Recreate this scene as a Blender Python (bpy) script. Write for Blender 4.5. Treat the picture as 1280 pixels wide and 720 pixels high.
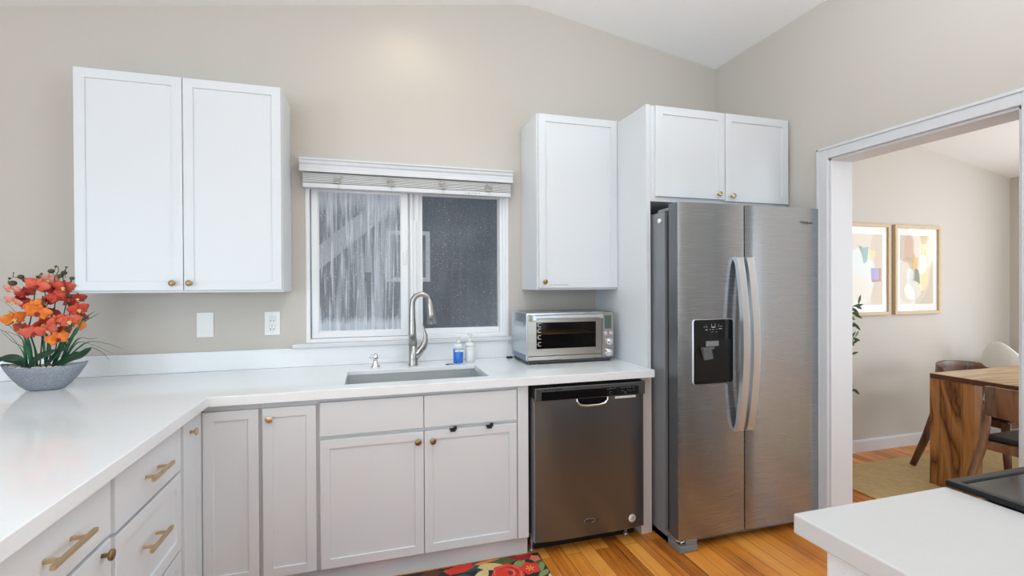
import bpy, bmesh, math, random
from mathutils import Vector, Matrix
R = math.radians
random.seed(7)
for o in list(bpy.data.objects): bpy.data.objects.remove(o)
SC = bpy.context.scene; COL = SC.collection

# ---------------------------------------------------------------- camera
CAMZ = 1.37
yaw, pitch, roll, FPX = R(16.59), R(-.31), R(-.26), 602.2
_F = Vector((math.sin(yaw)*math.cos(pitch), math.cos(yaw)*math.cos(pitch), math.sin(pitch)))
_R = Vector((math.cos(yaw), -math.sin(yaw), 0)); _U = _R.cross(_F)
_R, _U = _R*math.cos(roll)+_U*math.sin(roll), _U*math.cos(roll)-_R*math.sin(roll)
cam = bpy.data.objects.new('camera', bpy.data.cameras.new('camera')); COL.objects.link(cam)
cam.matrix_world = Matrix(((_R.x,_U.x,-_F.x,0),(_R.y,_U.y,-_F.y,0),(_R.z,_U.z,-_F.z,CAMZ),(0,0,0,1)))
cam.data.sensor_width = 36; cam.data.lens = FPX/1280*36; cam.data.clip_start = .02
SC.camera = cam
def at(x, y, X=None, Y=None, Z=None):
    """a measured point of the photograph on the plane X=, Y= or Z="""
    r = _F + _R*((x-640)/FPX) - _U*((y-360)/FPX)
    t = (X/r.x) if X is not None else (Y/r.y) if Y is not None else ((Z-CAMZ)/r.z)
    return Vector((r.x*t, r.y*t, CAMZ+r.z*t))

# ---------------------------------------------------------------- exposure, world, daylight
SC.view_settings.view_transform = 'Standard'
try: SC.view_settings.look = 'None'
except Exception: pass
SC.view_settings.gamma = 1; SC.view_settings.use_curve_mapping = False
SC.view_settings.exposure = 0.17
w = bpy.data.worlds.new('sky'); SC.world = w; w.use_nodes = True
w.node_tree.nodes['Background'].inputs[0].default_value = (.76,.89,1,1)
w.node_tree.nodes['Background'].inputs[1].default_value = 1.7
SUNLIKE = []
def area(name, loc, size, energy, color, rot):
    l = bpy.data.lights.new(name, 'AREA'); l.shape = 'RECTANGLE'; l.size, l.size_y = size
    l.energy = energy; l.color = color
    o = bpy.data.objects.new(name, l); COL.objects.link(o); o.location = loc; o.rotation_euler = rot
    o['kind'] = 'structure'
    return o
# daylight entering through the windows behind and to the left of the camera, and the dining room windows
area('daylight_left', (-4.12, -1.45, 1.45), (2.3, 1.5), 72, (.72,.88,1), (0, R(-100), 0))
area('daylight_rear', (-2.05, -3.12, 1.45), (2.1, 1.7), 34, (.74,.89,1), (R(96), 0, 0))
area('fill_right', (2.38, -1.75, 1.45), (2.2, 1.7), 58, (.70,.87,1), (0, R(100), 0))  # added fill for the left drawer fronts, set in an invented window
area('daylight_dining', (5.62, 1.2, 1.45), (2.0, 1.9), 38, (.88,.94,1), (0, R(95), 0))
area('daylight_dining', (4.4, -2.1, 1.3), (1.9, 1.9), 42, (.88,.95,1), (R(92), 0, 0))

# ---------------------------------------------------------------- mesh helpers
class B:
    """collects shapes in a bmesh"""
    def __init__(s): s.bm = bmesh.new(); s.mi = 0
    def _mark(s, faces):
        for f in faces: f.material_index = s.mi
    def box(s, lo, hi, bev=0, seg=1, M=None):
        lo, hi = Vector(lo), Vector(hi)
        vs = [s.bm.verts.new((x,y,z)) for x in (lo.x,hi.x) for y in (lo.y,hi.y) for z in (lo.z,hi.z)]
        q = [(0,1,3,2),(4,6,7,5),(0,4,5,1),(2,3,7,6),(0,2,6,4),(1,5,7,3)]
        fs = [s.bm.faces.new([vs[i] for i in f]) for f in q]
        s._mark(fs)
        if bev > 0:
            es = list({e for f in fs for e in f.edges})
            r = bmesh.ops.bevel(s.bm, geom=es, offset=bev, segments=seg, affect='EDGES', profile=.5)
            s._mark(r['faces'])
            if M is not None:
                vv = {v for f in r['faces'] for v in f.verts} | {v for v in vs if v.is_valid}
                for v in vv: v.co = M @ v.co
        elif M is not None:
            for v in vs: v.co = M @ v.co
        return s
    def frame(s, x0, x1, z0, z1, y0, y1, l, r, bt, tp, bev=.002):
        """rectangular frame lying in an XZ plane, four members butted, not overlapping"""
        s.box((x0,y0,z0),(x0+l,y1,z1),bev,2); s.box((x1-r,y0,z0),(x1,y1,z1),bev,2)
        s.box((x0+l-.0004,y0+.0004,z0),(x1-r+.0004,y1-.0004,z0+bt),bev,2); s.box((x0+l-.0004,y0+.0004,z1-tp),(x1-r+.0004,y1-.0004,z1),bev,2); return s
    def shaker(s, x0, x1, z0, z1, y, t=.02, stile=.057, rec=.007):
        """door front facing -Y at y, body behind it"""
        vs = [s.bm.verts.new(p) for p in ((x0,y,z0),(x1,y,z0),(x1,y,z1),(x0,y,z1),(x0,y+t,z0),(x1,y+t,z0),(x1,y+t,z1),(x0,y+t,z1))]
        fs = [s.bm.faces.new([vs[i] for i in f]) for f in ((0,1,2,3),(5,4,7,6),(4,0,3,7),(1,5,6,2),(3,2,6,7),(4,5,1,0))]
        front = fs[0]; outer = list(front.edges); s.bm.normal_update()
        if stile:
            bmesh.ops.inset_region(s.bm, faces=[front], thickness=stile, depth=0)
            bmesh.ops.inset_region(s.bm, faces=[front], thickness=.0025, depth=-rec)
        bmesh.ops.bevel(s.bm, geom=outer, offset=.002, segments=2, affect='EDGES', profile=.5)
        return s
    def cyl(s, a, b, r, r2=None, n=20, cap=True):
        a, b = Vector(a), Vector(b); r2 = r if r2 is None else r2
        d = (b-a).normalized(); u = d.orthogonal().normalized(); v = d.cross(u)
        A = [s.bm.verts.new(a+(u*math.cos(t)+v*math.sin(t))*r) for t in [2*math.pi*i/n for i in range(n)]]
        C = [s.bm.verts.new(b+(u*math.cos(t)+v*math.sin(t))*r2) for t in [2*math.pi*i/n for i in range(n)]]
        fs = [s.bm.faces.new((A[i],A[(i+1)%n],C[(i+1)%n],C[i])) for i in range(n)]
        for f in fs: f.smooth = True
        if cap: fs += [s.bm.faces.new(A[::-1]), s.bm.faces.new(C)]
        s._mark(fs); return s
    def lathe(s, prof, c=(0,0,0), n=28, axis='Z', cap=True):
        """prof: (radius, height) list"""
        c = Vector(c); rings = []
        def pt(r, h, t):
            x, y = r*math.cos(t), r*math.sin(t)
            return c + (Vector((x,y,h)) if axis=='Z' else Vector((x,-h,y)) if axis=='-Y' else Vector((h,x,y)) if axis=='X' else Vector((-h,x,y)))
        for r, h in prof: rings.append([s.bm.verts.new(pt(r,h,2*math.pi*i/n)) for i in range(n)])
        fs = []
        for A, C in zip(rings, rings[1:]):
            for i in range(n): f = s.bm.faces.new((A[i],A[(i+1)%n],C[(i+1)%n],C[i])); f.smooth = True; fs.append(f)
        if cap: fs += [s.bm.faces.new(rings[0][::-1]), s.bm.faces.new(rings[-1])]
        s._mark(fs); return s
    def tube(s, pts, rad, n=10, flat=1.0, up=None):
        pts = [Vector(p) for p in pts]; N = len(pts)
        rad = rad if isinstance(rad, (list,tuple)) else [rad]*N
        rings = []; u = None
        for i, p in enumerate(pts):
            d = (pts[min(i+1,N-1)]-pts[max(i-1,0)]).normalized()
            if up is not None: u = (Vector(up) - d*d.dot(Vector(up))).normalized()
            elif u is None: u = d.orthogonal().normalized()
            else: u = (u - d*d.dot(u)).normalized()
            v = d.cross(u)
            rings.append([s.bm.verts.new(p+(u*math.cos(t)+v*math.sin(t)*flat)*rad[i]) for t in [2*math.pi*k/n for k in range(n)]])
        fs = []
        for A, C in zip(rings, rings[1:]):
            for i in range(n): f = s.bm.faces.new((A[i],A[(i+1)%n],C[(i+1)%n],C[i])); f.smooth = True; fs.append(f)
        fs += [s.bm.faces.new(rings[0][::-1]), s.bm.faces.new(rings[-1])]
        s._mark(fs); return s
    def prism(s, poly, a0, a1, axis='Y', smooth=False):
        """poly in the two other axes, extruded from a0 to a1 along axis"""
        def pt(p, a): return (p[0],a,p[1]) if axis=='Y' else (a,p[0],p[1]) if axis=='X' else (p[0],p[1],a)
        A = [s.bm.verts.new(pt(p,a0)) for p in poly]; C = [s.bm.verts.new(pt(p,a1)) for p in poly]; n = len(poly)
        fs = [s.bm.faces.new((A[i],A[(i+1)%n],C[(i+1)%n],C[i])) for i in range(n)]
        for f in fs: f.smooth = smooth
        fs += [s.bm.faces.new(A[::-1]), s.bm.faces.new(C)]
        s._mark(fs); return s
    def bar(s, a, b, w, h, w2=None, h2=None, up=(0,0,1), bev=0):
        """rectangular bar from a to b"""
        a, b = Vector(a), Vector(b); d = (b-a).normalized(); up = Vector(up)
        if abs(d.dot(up)) > .95: up = Vector((0,1,0))
        u = d.cross(up).normalized(); v = u.cross(d)
        w2 = w if w2 is None else w2; h2 = h if h2 is None else h2
        A = [s.bm.verts.new(a+u*i*w/2+v*j*h/2) for i,j in ((-1,-1),(1,-1),(1,1),(-1,1))]
        C = [s.bm.verts.new(b+u*i*w2/2+v*j*h2/2) for i,j in ((-1,-1),(1,-1),(1,1),(-1,1))]
        fs = [s.bm.faces.new((A[i],A[(i+1)%4],C[(i+1)%4],C[i])) for i in range(4)] + [s.bm.faces.new(A[::-1]), s.bm.faces.new(C)]
        s._mark(fs)
        if bev:
            r = bmesh.ops.bevel(s.bm, geom=list({e for f in fs for e in f.edges}), offset=bev, segments=2, affect='EDGES'); s._mark(r['faces'])
        return s
    def cells(s, xs, ys, keep, z0, z1, bev=.002, seg=2, toponly=False):
        """slab made of grid cells (for slabs with holes or L shapes)"""
        g = {}
        def V(i,j,z): 
            k = (i,j,z)
            if k not in g: g[k] = s.bm.verts.new((xs[i],ys[j],z))
            return g[k]
        K = {(i,j) for i in range(len(xs)-1) for j in range(len(ys)-1) if keep(i,j)}
        for i,j in K:
            s.bm.faces.new((V(i,j,z1),V(i+1,j,z1),V(i+1,j+1,z1),V(i,j+1,z1)))
            s.bm.faces.new((V(i,j,z0),V(i,j+1,z0),V(i+1,j+1,z0),V(i+1,j,z0)))
            for (di,dj,a,b) in ((-1,0,(0,1),(0,0)),(1,0,(1,0),(1,1)),(0,-1,(0,0),(1,0)),(0,1,(1,1),(0,1))):
                if (i+di,j+dj) not in K:
                    p, q = (i+a[0],j+a[1]), (i+b[0],j+b[1])
                    s.bm.faces.new((V(*p,z0),V(*q,z0),V(*q,z1),V(*p,z1)))
        s.bm.normal_update()
        if bev:
            es = [e for e in s.bm.edges if len(e.link_faces)==2 and e.calc_face_angle(0) > .5 and not (toponly and min(v.co.z for v in e.verts) < z1-1e-5)]
            bmesh.ops.bevel(s.bm, geom=es, offset=bev, segments=seg, affect='EDGES', profile=.5)
        return s
    def ball(s, c, r, sc=(1,1,1), M=None, n=12):
        m = Matrix.Translation(Vector(c)) @ (M or Matrix()) @ Matrix.Diagonal((*sc,1))
        r_ = bmesh.ops.create_uvsphere(s.bm, u_segments=n, v_segments=max(6,n//2+2), radius=r, matrix=m)
        for f in {f for v in r_['verts'] for f in v.link_faces}: f.smooth = True; f.material_index = s.mi
        return s
    def xf(s, M): 
        bmesh.ops.transform(s.bm, matrix=M, verts=s.bm.verts); return s

def root_loc(p):
    v = Vector((0,0,0))
    while p is not None: v += p.location; p = p.parent
    return v
def obj(name, b, m, parent=None, label=None, local=False, sm=False, fix=True):
    bm = b.bm
    if fix: bmesh.ops.recalc_face_normals(bm, faces=bm.faces)
    if parent is not None:
        if not local: bmesh.ops.translate(bm, vec=-root_loc(parent), verts=bm.verts)
        loc = Vector((0,0,0))
    elif local: loc = Vector((0,0,0))
    else:
        xs = [v.co for v in bm.verts]
        loc = Vector(((min(c.x for c in xs)+max(c.x for c in xs))/2, (min(c.y for c in xs)+max(c.y for c in xs))/2, min(c.z for c in xs)))
        bmesh.ops.translate(bm, vec=-loc, verts=bm.verts)
    me = bpy.data.meshes.new(name); bm.to_mesh(me); bm.free()
    for mm in (m if isinstance(m, (list,tuple)) else [m]): me.materials.append(mm)
    if sm:
        for p in me.polygons: p.use_smooth = True
    o = bpy.data.objects.new(name, me); COL.objects.link(o); o.location = loc
    if parent is not None: o.parent = parent
    if label: o['label'] = label
    return o
def tag(o, label, cat, group=None, kind=None):
    o['label'] = label; o['category'] = cat
    if group: o['group'] = group
    if kind: o['kind'] = kind
    return o
def thing(name, label, cat, loc=(0,0,0), rz=0, group=None):
    o = bpy.data.objects.new(name, None); COL.objects.link(o); o.empty_display_size = .1
    o.location = loc; o.rotation_euler = (0,0,rz)
    return tag(o, label, cat, group)
def struct(name, b, m, parent=None, **k):
    o = obj(name, b, m, parent, **k); o['kind'] = 'structure'; return o
def subdiv(o, n=2):
    md = o.modifiers.new('sub', 'SUBSURF'); md.levels = n; md.render_levels = n
    for p in o.data.polygons: p.use_smooth = True
def text(name, s, size, M, m, parent, ext=.0003, label=None):
    c = bpy.data.curves.new(name, 'FONT'); c.body = s; c.size = size; c.extrude = ext; c.align_x = 'CENTER'; c.align_y = 'CENTER'
    t = bpy.data.objects.new('tmp', c); COL.objects.link(t)
    me = bpy.data.meshes.new_from_object(t); bpy.data.objects.remove(t)
    me.transform(M); me.transform(Matrix.Translation(-root_loc(parent)))
    me.materials.clear(); me.materials.append(m)
    o = bpy.data.objects.new(name, me); COL.objects.link(o); o.parent = parent
    if label: o['label'] = label
    return o
def face_y(x, y, z): return Matrix.Translation((x,y,z)) @ Matrix.Rotation(R(90),4,'X')   # text that reads from -Y

# ---------------------------------------------------------------- materials
def mat(name, col=(.8,.8,.8), rough=.5, metal=0, spec=.5, bump=0, bscale=80, var=0, vscale=4, coat=0, aniso=0, emit=None, es=0, trans=0, ior=1.45, alpha=1):
    m = bpy.data.materials.new(name); m.use_nodes = True; nt = m.node_tree; p = nt.nodes['Principled BSDF']
    p.inputs['Base Color'].default_value = (*col,1); p.inputs['Roughness'].default_value = rough
    p.inputs['Metallic'].default_value = metal; p.inputs['Specular IOR Level'].default_value = spec
    p.inputs['Coat Weight'].default_value = coat; p.inputs['IOR'].default_value = ior
    p.inputs['Transmission Weight'].default_value = trans
    if aniso:
        p.inputs['Anisotropic'].default_value = aniso; p.inputs['Anisotropic Rotation'].default_value = .25
        t = nt.nodes.new('ShaderNodeTangent'); t.direction_type = 'RADIAL'; t.axis = 'Z'
        nt.links.new(t.outputs[0], p.inputs['Tangent'])
    if emit: p.inputs['Emission Color'].default_value = (*emit,1); p.inputs['Emission Strength'].default_value = es
    tc = nt.nodes.new('ShaderNodeTexCoord')
    if var:
        n = nt.nodes.new('ShaderNodeTexNoise'); n.inputs['Scale'].default_value = vscale; n.inputs['Detail'].default_value = 4
        nt.links.new(tc.outputs['Object'], n.inputs['Vector'])
        mx = nt.nodes.new('ShaderNodeMix'); mx.data_type = 'RGBA'
        mx.inputs[6].default_value = (*[c*(1-var) for c in col],1); mx.inputs[7].default_value = (*[min(1,c*(1+var)) for c in col],1)
        nt.links.new(n.outputs['Fac'], mx.inputs[0]); nt.links.new(mx.outputs[2], p.inputs['Base Color'])
    if bump:
        n = nt.nodes.new('ShaderNodeTexNoise'); n.inputs['Scale'].default_value = bscale; n.inputs['Detail'].default_value = 3
        nt.links.new(tc.outputs['Object'], n.inputs['Vector'])
        b = nt.nodes.new('ShaderNodeBump'); b.inputs['Strength'].default_value = bump; b.inputs['Distance'].default_value = .002
        nt.links.new(n.outputs['Fac'], b.inputs['Height']); nt.links.new(b.outputs[0], p.inputs['Normal'])
    return m
def brushed(name, col, rough, scale=(3,3,400), metal=1, wav=0):
    m = mat(name, col, rough, metal, aniso=.7); nt = m.node_tree; p = nt.nodes['Principled BSDF']
    tc = nt.nodes.new('ShaderNodeTexCoord'); mp = nt.nodes.new('ShaderNodeMapping'); mp.inputs['Scale'].default_value = scale
    n = nt.nodes.new('ShaderNodeTexNoise'); n.inputs['Scale'].default_value = 2; n.inputs['Detail'].default_value = 5
    nt.links.new(tc.outputs['Object'], mp.inputs[0]); nt.links.new(mp.outputs[0], n.inputs['Vector'])
    mr = nt.nodes.new('ShaderNodeMapRange'); mr.inputs[3].default_value = rough*.97; mr.inputs[4].default_value = rough*1.04
    nt.links.new(n.outputs['Fac'], mr.inputs[0]); nt.links.new(mr.outputs[0], p.inputs['Roughness'])
    if wav:   # the slight waviness of a sheet metal door
        mp2 = nt.nodes.new('ShaderNodeMapping'); mp2.inputs['Scale'].default_value = (7,7,.7)
        n2 = nt.nodes.new('ShaderNodeTexNoise'); n2.inputs['Scale'].default_value = 1; n2.inputs['Detail'].default_value = 1
        nt.links.new(tc.outputs['Object'], mp2.inputs[0]); nt.links.new(mp2.outputs[0], n2.inputs['Vector'])
        b = nt.nodes.new('ShaderNodeBump'); b.inputs['Strength'].default_value = wav; b.inputs['Distance'].default_value = .01
        nt.links.new(n2.outputs['Fac'], b.inputs['Height']); nt.links.new(b.outputs[0], p.inputs['Normal'])
    return m
def ramp(nt, stops):
    r = nt.nodes.new('ShaderNodeValToRGB'); e = r.color_ramp.elements
    e[0].position, e[0].color = stops[0][0], (*stops[0][1],1); e[1].position, e[1].color = stops[-1][0], (*stops[-1][1],1)
    for pos, c in stops[1:-1]: k = e.new(pos); k.color = (*c,1)
    return r
def floor_wood(name):
    m = mat(name, rough=.32); nt = m.node_tree; p = nt.nodes['Principled BSDF']; L = nt.links.new
    tc = nt.nodes.new('ShaderNodeTexCoord')
    mp = nt.nodes.new('ShaderNodeMapping'); mp.inputs['Rotation'].default_value = (0,0,R(90)); L(tc.outputs['Object'], mp.inputs[0])
    br = nt.nodes.new('ShaderNodeTexBrick'); br.inputs['Scale'].default_value = 1
    br.inputs['Brick Width'].default_value = 1.15; br.inputs['Row Height'].default_value = .082; br.inputs['Mortar Size'].default_value = .0012
    br.inputs['Color1'].default_value = (0,0,0,1); br.inputs['Color2'].default_value = (1,1,1,1); br.inputs['Mortar'].default_value = (0,0,0,1)
    br.offset = .37; br.inputs['Bias'].default_value = 0
    L(mp.outputs[0], br.inputs['Vector'])
    mg = nt.nodes.new('ShaderNodeMapping'); mg.inputs['Scale'].default_value = (55,2.2,1); L(tc.outputs['Object'], mg.inputs[0])
    ad = nt.nodes.new('ShaderNodeVectorMath'); ad.operation = 'ADD'; L(mg.outputs[0], ad.inputs[0])
    sc = nt.nodes.new('ShaderNodeVectorMath'); sc.operation = 'SCALE'; sc.inputs[3].default_value = 37; L(br.outputs['Color'], sc.inputs[0]); L(sc.outputs[0], ad.inputs[1])
    n = nt.nodes.new('ShaderNodeTexNoise'); n.inputs['Scale'].default_value = 1; n.inputs['Detail'].default_value = 5; n.inputs['Distortion'].default_value = .6; L(ad.outputs[0], n.inputs['Vector'])
    n2 = nt.nodes.new('ShaderNodeTexNoise'); n2.inputs['Scale'].default_value = 6; n2.inputs['Detail'].default_value = 3; L(tc.outputs['Object'], n2.inputs['Vector'])
    a = nt.nodes.new('ShaderNodeMath'); a.operation = 'MULTIPLY_ADD'; L(n.outputs['Fac'], a.inputs[0]); a.inputs[1].default_value = .55
    b = nt.nodes.new('ShaderNodeMath'); b.operation = 'MULTIPLY_ADD'; L(br.outputs['Color'], b.inputs[0]); b.inputs[1].default_value = .44; L(a.outputs[0], b.inputs[2])
    a2 = nt.nodes.new('ShaderNodeMath'); a2.operation = 'MULTIPLY'; L(n2.outputs['Fac'], a2.inputs[0]); a2.inputs[1].default_value = .30; L(a2.outputs[0], a.inputs[2])
    r = ramp(nt, [(.30,(.17,.045,.005)),(.50,(.47,.145,.016)),(.68,(.72,.26,.036)),(.92,(.84,.38,.070))]); L(b.outputs[0], r.inputs[0])
    mx = nt.nodes.new('ShaderNodeMix'); mx.data_type = 'RGBA'; L(br.outputs['Fac'], mx.inputs[0]); L(r.outputs[0], mx.inputs[6]); mx.inputs[7].default_value = (.10,.035,.01,1)
    L(mx.outputs[2], p.inputs['Base Color'])
    return m
def figured_wood(name, dark, mid, light, scale=(5,5,1.2), dist=3.5, rough=.35, wscale=3.0):
    m = mat(name, rough=rough); nt = m.node_tree; p = nt.nodes['Principled BSDF']; L = nt.links.new
    tc = nt.nodes.new('ShaderNodeTexCoord'); mp = nt.nodes.new('ShaderNodeMapping'); mp.inputs['Scale'].default_value = scale; L(tc.outputs['Object'], mp.inputs[0])
    n = nt.nodes.new('ShaderNodeTexNoise'); n.inputs['Scale'].default_value = 1.1; n.inputs['Detail'].default_value = 2; n.inputs['Distortion'].default_value = .8; L(mp.outputs[0], n.inputs['Vector'])
    mu = nt.nodes.new('ShaderNodeMath'); mu.operation = 'MULTIPLY'; mu.inputs[1].default_value = dist*wscale; L(n.outputs['Fac'], mu.inputs[0])
    fr = nt.nodes.new('ShaderNodeMath'); fr.operation = 'PINGPONG'; fr.inputs[1].default_value = 1; L(mu.outputs[0], fr.inputs[0])
    n2 = nt.nodes.new('ShaderNodeTexNoise'); n2.inputs['Scale'].default_value = 14; n2.inputs['Detail'].default_value = 6; L(mp.outputs[0], n2.inputs['Vector'])
    ad = nt.nodes.new('ShaderNodeMath'); ad.operation = 'MULTIPLY_ADD'; ad.inputs[1].default_value = .4; L(n2.outputs['Fac'], ad.inputs[0])
    s2 = nt.nodes.new('ShaderNodeMath'); s2.operation = 'MULTIPLY'; s2.inputs[1].default_value = .7; L(fr.outputs[0], s2.inputs[0]); L(s2.outputs[0], ad.inputs[2])
    r = ramp(nt, [(.18,dark),(.34,mid),(.8,light)]); L(ad.outputs[0], r.inputs[0]); L(r.outputs[0], p.inputs['Base Color'])
    return m

M = {}
M['wall'] = mat('wall_paint_beige', (.57,.53,.478), .75, bump=.15, bscale=180, var=.02, vscale=2)
M['ceil'] = mat('ceiling_paint_white', (.92,.92,.92), .8)
M['trim'] = mat('trim_paint_white', (.68,.69,.71), .4)
M['cab'] = mat('cabinet_paint_white', (.69,.715,.737), .38, bump=.03, bscale=260)
M['frame'] = mat('cabinet_face_frame_white', (.74,.74,.75), .45)
M['quartz'] = mat('quartz_white', (.80,.82,.835), .10, var=.02, vscale=60)
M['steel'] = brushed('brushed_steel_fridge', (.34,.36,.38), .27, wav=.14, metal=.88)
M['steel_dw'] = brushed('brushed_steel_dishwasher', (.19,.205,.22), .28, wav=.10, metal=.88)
M['steel_side'] = mat('painted_grey_fridge_side', (.26,.28,.30), .38, .35)
M['steel_light'] = brushed('brushed_steel_handle', (.62,.64,.66), .32, metal=.75)
M['steel_sink'] = brushed('brushed_steel_sink', (.66,.69,.70), .38, scale=(4,4,90))
M['nickel'] = mat('brushed_nickel', (.44,.435,.425), .28, 1)
M['chrome'] = mat('chrome', (.80,.80,.81), .10, 1)
M['brass'] = mat('brushed_brass', (.66,.50,.29), .30, 1)
M['brass_dark'] = mat('aged_brass', (.33,.24,.12), .35, 1)
M['black'] = mat('black_gloss', (.006,.006,.007), .12)
M['blackm'] = mat('black_matte', (.012,.012,.013), .55)
M['darkg'] = mat('dark_grey_plastic', (.05,.052,.055), .45)
M['grey'] = mat('grey_plastic', (.22,.23,.24), .4)
M['white'] = mat('white_plastic', (.82,.82,.81), .35)
M['vinyl'] = mat('window_vinyl_white', (.82,.83,.84), .35)
M['blind'] = mat('blind_slat_white', (.85,.85,.84), .45)
M['floor'] = floor_wood('bamboo_strip_floor')
M['table'] = figured_wood('sheesham_wood', (.07,.022,.006), (.25,.095,.024), (.42,.19,.06), scale=(3.5,6,1.0), dist=4, wscale=2.6)
M['tabletop'] = figured_wood('sheesham_wood_top', (.26,.14,.06), (.44,.27,.13), (.58,.40,.22), scale=(1.2,6,6), dist=3, rough=.3, wscale=2)
M['walnut'] = figured_wood('walnut_wood', (.045,.018,.009), (.085,.035,.018), (.13,.058,.030), scale=(8,8,2), dist=2, rough=.35)
M['walnut_l'] = figured_wood('walnut_wood_lighter', (.10,.045,.020), (.17,.075,.034), (.24,.115,.055), scale=(8,8,2), dist=2, rough=.38)
M['leather'] = mat('black_leather', (.012,.012,.014), .32, bump=.1, bscale=150)
M['oak'] = mat('light_oak', (.60,.44,.26), .5, var=.12, vscale=30)
M['paper'] = mat('paper_white', (.82,.82,.81), .7)
M['jute'] = mat('jute_weave', (.58,.42,.21), .9, bump=.8, bscale=160, var=.25, vscale=25)
M['pottery'] = mat('grey_stone_pottery', (.25,.275,.31), .6, bump=.6, bscale=120, var=.85, vscale=260)
M['pebble'] = mat('white_pebbles', (.74,.72,.68), .7)
M['stem'] = mat('dark_green_stem', (.018,.035,.016), .5)
M['leaf'] = mat('green_leaf', (.022,.12,.052), .35, var=.35, vscale=22)
M['leafd'] = mat('dark_green_leaf', (.012,.045,.022), .32, var=.3, vscale=15)
M['olive'] = mat('olive_leaf', (.035,.075,.022), .5, var=.4, vscale=30)
M['bud'] = mat('olive_brown_bud', (.06,.065,.022), .5, var=.4, vscale=60)
M['bark'] = mat('brown_bark', (.10,.065,.04), .8)
M['basket'] = mat('woven_basket', (.42,.30,.17), .85, bump=.8, bscale=90)

# petals: veined colours
def petal(name, c1, c2):
    m = mat(name, c1, .55); nt = m.node_tree; p = nt.nodes['Principled BSDF']
    n = nt.nodes.new('ShaderNodeTexNoise'); n.inputs['Scale'].default_value = 45; n.inputs['Detail'].default_value = 4
    tc = nt.nodes.new('ShaderNodeTexCoord'); nt.links.new(tc.outputs['Object'], n.inputs['Vector'])
    r = ramp(nt, [(.35,c1),(.68,c2)]); nt.links.new(n.outputs['Fac'], r.inputs[0]); nt.links.new(r.outputs[0], p.inputs['Base Color'])
    p.inputs['Subsurface Weight'].default_value = .0
    return m
M['p_red'] = petal('orchid_petal_red', (.42,.028,.016), (.66,.075,.035))
M['p_coral'] = petal('orchid_petal_coral', (.62,.075,.040), (.78,.16,.095))
M['p_pink'] = petal('orchid_petal_pink', (.66,.19,.14), (.80,.36,.29))
M['p_orange'] = petal('orchid_petal_orange', (.68,.12,.006), (.82,.24,.03))
M['p_dark'] = petal('orchid_petal_dark_red', (.22,.014,.010), (.40,.035,.022))
M['p_yel'] = mat('orchid_lip_yellow', (.85,.52,.16), .5)

# ---------------------------------------------------------------- the room
WY, WX = 2.97, 2.45          # sink wall, right wall
RID, RZ, SL = 1.0, 3.186, .163
def cz(x): return RZ - SL*abs(x-RID)
WIN = (-.342, .862, 1.045, 1.99)
b = B()
b.box((-4.2,-3.2,-.06), (6.6,3.12,0)); struct('floor', b, M['floor'])
b = B()
def wslab(bm, x0, x1, z0, y0=WY, y1=WY+.15, z1=None):
    if z1 is None: bm.prism([(x0,z0),(x1,z0),(x1,cz(x1)+.02),(x0,cz(x0)+.02)], y0, y1)
    else: bm.prism([(x0,z0),(x1,z0),(x1,z1),(x0,z1)], y0, y1)
wslab(b,-4.2,WIN[0],0); wslab(b,WIN[0],WIN[1],0,z1=WIN[2]); 
b.prism([(WIN[0],WIN[3]),(WIN[1],WIN[3]),(WIN[1],cz(WIN[1])+.02),(WIN[0],cz(WIN[0])+.02)], WY, WY+.15)
b.prism([(WIN[1],0),(WX+.14,0),(WX+.14,cz(WX)+.02),(RID,cz(RID)+.02),(WIN[1],cz(WIN[1])+.02)], WY, WY+.15)
struct('wall_back', b, M['wall'])
# ceiling: two slopes meeting at a soft ridge
b = B(); T = .1
prof = [(-4.35,cz(-4.35)),(RID-.10,cz(RID-.10)),(RID-.04,cz(RID-.04)-.004),(RID,cz(RID)-.006),(RID+.04,cz(RID+.04)-.004),(RID+.10,cz(RID+.10)),(WX+.14,cz(WX+.14))]
b.prism(prof+[(WX+.14,cz(WX+.14)+T),(RID,RZ+T),(-4.35,cz(-4.35)+T)], -3.35, WY+.15); struct('ceiling', b, M['ceil'])
# right wall with the cased opening to the dining room
DY0, DY1, DZ = 1.232, 2.055, 2.062
b = B()
b.box((WX,DY1,0),(WX+.14,WY,3.0)); b.box((WX,DY0,DZ),(WX+.14,DY1,3.0)); b.box((WX,-3.2,0),(WX+.14,-2.85,3.0)); b.box((WX,-.65,0),(WX+.14,DY0,3.0)); b.box((WX,-2.85,0),(WX+.14,-.65,.6)); b.box((WX,-2.85,2.3),(WX+.14,-.65,3.0)); struct('wall_right', b, M['wall'])
b = B()   # left and rear walls with window openings for the daylight
b.box((-4.35,-3.35,0),(-4.2,-2.65,2.6)); b.box((-4.35,-.25,0),(-4.2,3.12,2.6)); b.box((-4.35,-2.65,0),(-4.2,-.25,.7)); b.box((-4.35,-2.65,2.2),(-4.2,-.25,2.6)); struct('wall_left', b, M['wall'])
b = B()
rw = lambda x0,x1,z0,z1=None: wslab(b,x0,x1,z0,-3.35,-3.2,z1)
rw(-4.2,-3.1,0); rw(-3.1,-1.0,0,z1=.6); rw(-3.1,-1.0,2.3); rw(-1.0,RID,0); rw(RID,WX+.14,0)
struct('wall_front', b, M['wall'])
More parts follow.
